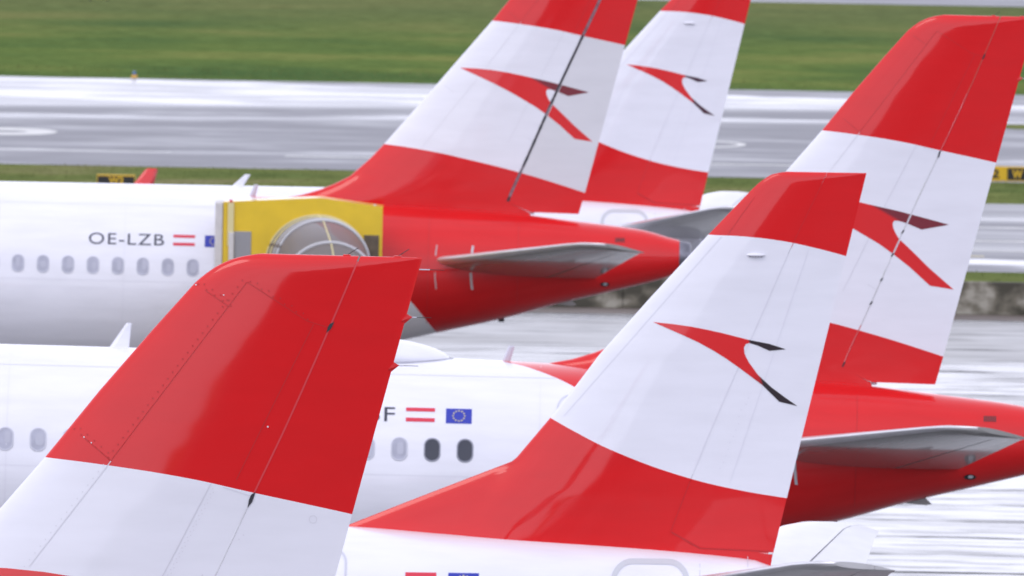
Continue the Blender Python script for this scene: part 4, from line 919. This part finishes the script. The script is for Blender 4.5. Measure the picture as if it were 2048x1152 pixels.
# front wall with arch opening (local x 0 = centre of cab)
xl, xr, ax, ar = -1.72, 1.67, 0.30, 1.10
top = [(-1.72, 0.19), (0.32, 0.315), (1.67, 0.145)]
mb = MB(); V = []; Fc = []; n = 60; y0, y1 = 0.0, 0.10
for i in range(n + 1):
    x = xl + (xr - xl) * i / n; zt = zz(interp(top, x)); d = abs(x - ax); zb = zz(-1.08) + (math.sqrt(max(ar * ar - d * d, 0)) * 0.93 if d < ar else -1.0)
    for y in (y0, y1): V += [(x, y, zb), (x, y, zt)]
for i in range(n): a, b_ = 4 * i, 4 * i + 4; Fc += [(a, b_, b_ + 1, a + 1), (a + 2, a + 3, b_ + 3, b_ + 2), (a + 1, b_ + 1, b_ + 3, a + 3), (a, a + 2, b_ + 2, b_)]
Fc += [(0, 1, 3, 2), (4 * n, 4 * n + 2, 4 * n + 3, 4 * n + 1)]; mb.add(V, Fc); cab = mb.build('cab_front', [M['yellow']], st)
mb = MB(); mb.box((-1.30, -0.014, zz(-0.83)), (0.36, 0.02, 0.80), 0, bev=0.005); mb.build('cab_window', [M['sglass']], cab)
mb = MB(); mb.box((1.44, -0.014, zz(-0.88)), (0.32, 0.02, 0.84), 0, bev=0.005); mb.build('cab_window', [M['sdark']], cab)
mb = MB(); mb.box((-1.56, -0.03, zz(-0.28)), (0.13, 0.05, 0.92), 0, bev=0.01); mb.box((-1.54, -0.05, zz(-0.75)), (0.11, 0.08, 0.60), 1, bev=0.01); mb.build('corner_post', [M['ral'], M['rubber']], st)
mb = MB(); mb.tube([(-1.56, -0.03, zz(0.19)), (-1.56, -0.03, zz(0.24))], 0.035, 0, 8); mb.build('marker_lamp', [M['flagred']], st)
mb = MB(); mb.tube([(1.50, 0.05, zz(0.16)), (1.50, 0.05, zz(0.20))], 0.03, 0, 8); mb.build('marker_lamp', [M['rubber']], st)
# roof, side walls and floor back to the door
mb = MB(); V = []; 
for y in (0.10, 1.75): V += [(x, y, zz(z) - 0.01) for x, z in top] + [(x, y, zz(z) - 0.06) for x, z in top]
mb.add(V, [(0, 1, 7, 6), (1, 2, 8, 7), (3, 9, 10, 4), (4, 10, 11, 5), (0, 6, 9, 3), (2, 5, 11, 8), (6, 7, 10, 9), (7, 8, 11, 10)]); mb.box((xl + 0.04, 0.9, zz(-0.9)), (0.06, 1.6, 2.0)); mb.box((xr - 0.04, 0.9, zz(-0.9)), (0.06, 1.6, 2.0)); mb.build('cab_roof', [M['yellow']], st)
mb = MB(); mb.box((0, 0.8, zz(-2.15)), (3.4, 1.9, 0.12)); mb.build('platform', [M['steel']], st)
mb = MB()
for k in range(7): mb.box((-1.81 + 0.006 * (k % 2), 0.12 + 0.24 * k, zz(-0.95)), (0.16 + 0.03 * (k % 2), 0.235, 2.25), bev=0.02)
mb.build('bellows', [M['rubber']], st)
# rounded clear canopy that runs down over the steps towards the apron
def arch(y, zc, r, th=0.03, n=28, x=ax): return [(x + r * math.cos(math.pi * k / n), y, zc + r * 0.93 * math.sin(math.pi * k / n)) for k in range(n + 1)]
path = [(0.0, zz(-1.08), 1.09), (-0.8, zz(-1.06), 0.98), (-2.1, zz(-1.46), 0.95), (-3.4, zz(-2.25), 0.93), (-6.5, zz(-4.35), 0.92)]
def dx(y): return -0.145 * y
V = []; Fc = []; n = 28
for y, z, r in path: V += arch(y, z, r, x=ax + dx(y))
for j in range(len(path) - 1):
    for k in range(n): q = j * (n + 1) + k; Fc.append((q, q + 1, q + n + 2, q + n + 1))
cn = mesh_obj('canopy', V, Fc, [M['poly']], st, True)
for y, z, r in ((-0.01, zz(-1.08), 1.10), (-0.25, zz(-1.07), 1.06), (-0.5, zz(-1.065), 1.025), (-0.8, zz(-1.06), 0.99), (-2.1, zz(-1.46), 0.96), (-3.4, zz(-2.25), 0.94), (-4.9, zz(-3.27), 0.94), (-6.5, zz(-4.35), 0.93)):
    mb = MB(); mb.tube(arch(y, z, r, x=ax + dx(y)), 0.035 if y < -0.6 else 0.02, 0, 8); mb.build('canopy_hoop', [M['hoop'] if y < -0.4 else M['ral']], cn, True)
mb = MB(); mb.tube([(ax + dx(y), y, z + r * 0.93) for y, z, r in path], 0.016, 0, 6); mb.build('canopy_ridge', [M['ral']], cn)
for sx in (-0.95, 0.95):
    mb = MB(); V = [(ax + sx, 0.0, zz(-1.1)), (ax + sx, 0.0, zz(-2.4)), (ax + sx + dx(-6.6), -6.6, 0.25), (ax + sx + dx(-6.6), -6.6, zz(-4.35))]
    mb.add([(x + t, y, z) for t in (-0.03, 0.03) for x, y, z in V], [(0, 1, 2, 3), (7, 6, 5, 4), (0, 3, 7, 4), (1, 5, 6, 2), (0, 4, 5, 1), (3, 2, 6, 7)]); mb.build('side_panel', [M['yellow']], st)
mb = MB()
for k in range(17): mb.box((ax + dx(-0.3 - 0.385 * k), -0.3 - 0.385 * k, zz(-2.28) - 0.185 * k), (1.8, 0.38, 0.05))
mb.build('steps', [M['steel']], st)
mb = MB(); mb.box((ax, -2.2, 0.62), (1.9, 7.4, 0.35), bev=0.05); mb.box((ax, 0.6, 1.8), (0.3, 0.3, 2.6)); mb.build('chassis', [M['yellow']], st)
for sx in (-1.0, 1.0):
    for y in (0.8, -4.8):
        mb = MB(); mb.tube([(ax + sx - 0.13, y, 0.40), (ax + sx + 0.13, y, 0.40)], 0.40, 0, 24); mb.build('wheel', [M['tyre']], st, True)

# ------------------------------------------------------------------ unseen terminal behind the camera, added for its dark reflection in the fins
tb = bpy.data.objects.new('terminal_building', None); C.objects.link(tb); tb.location = (107, -24, 0); tag(tb, 'long dark glazed terminal building, unseen behind the viewer, facing the parked aircraft', 'building')
M['facade'] = simple('dark cladding', (0.05, 0.05, 0.055), 0.5); M['glaz'] = simple('terminal glass', (0.015, 0.02, 0.025), 0.08)
mb = MB(); mb.box((0, 0, 13.5), (197, 40, 27)); mb.build('wall', [M['facade']], tb)
mb = MB(); mb.box((0, 0, 27.3), (199, 42, 0.6), bev=0.1); mb.build('roof', [M['facade']], tb)
for fl_ in range(5):
    mb = MB(); mb.box((0, 20.04, 3.2 + 5.0 * fl_), (194, 0.1, 3.6)); mb.build('window', [M['glaz']], tb)
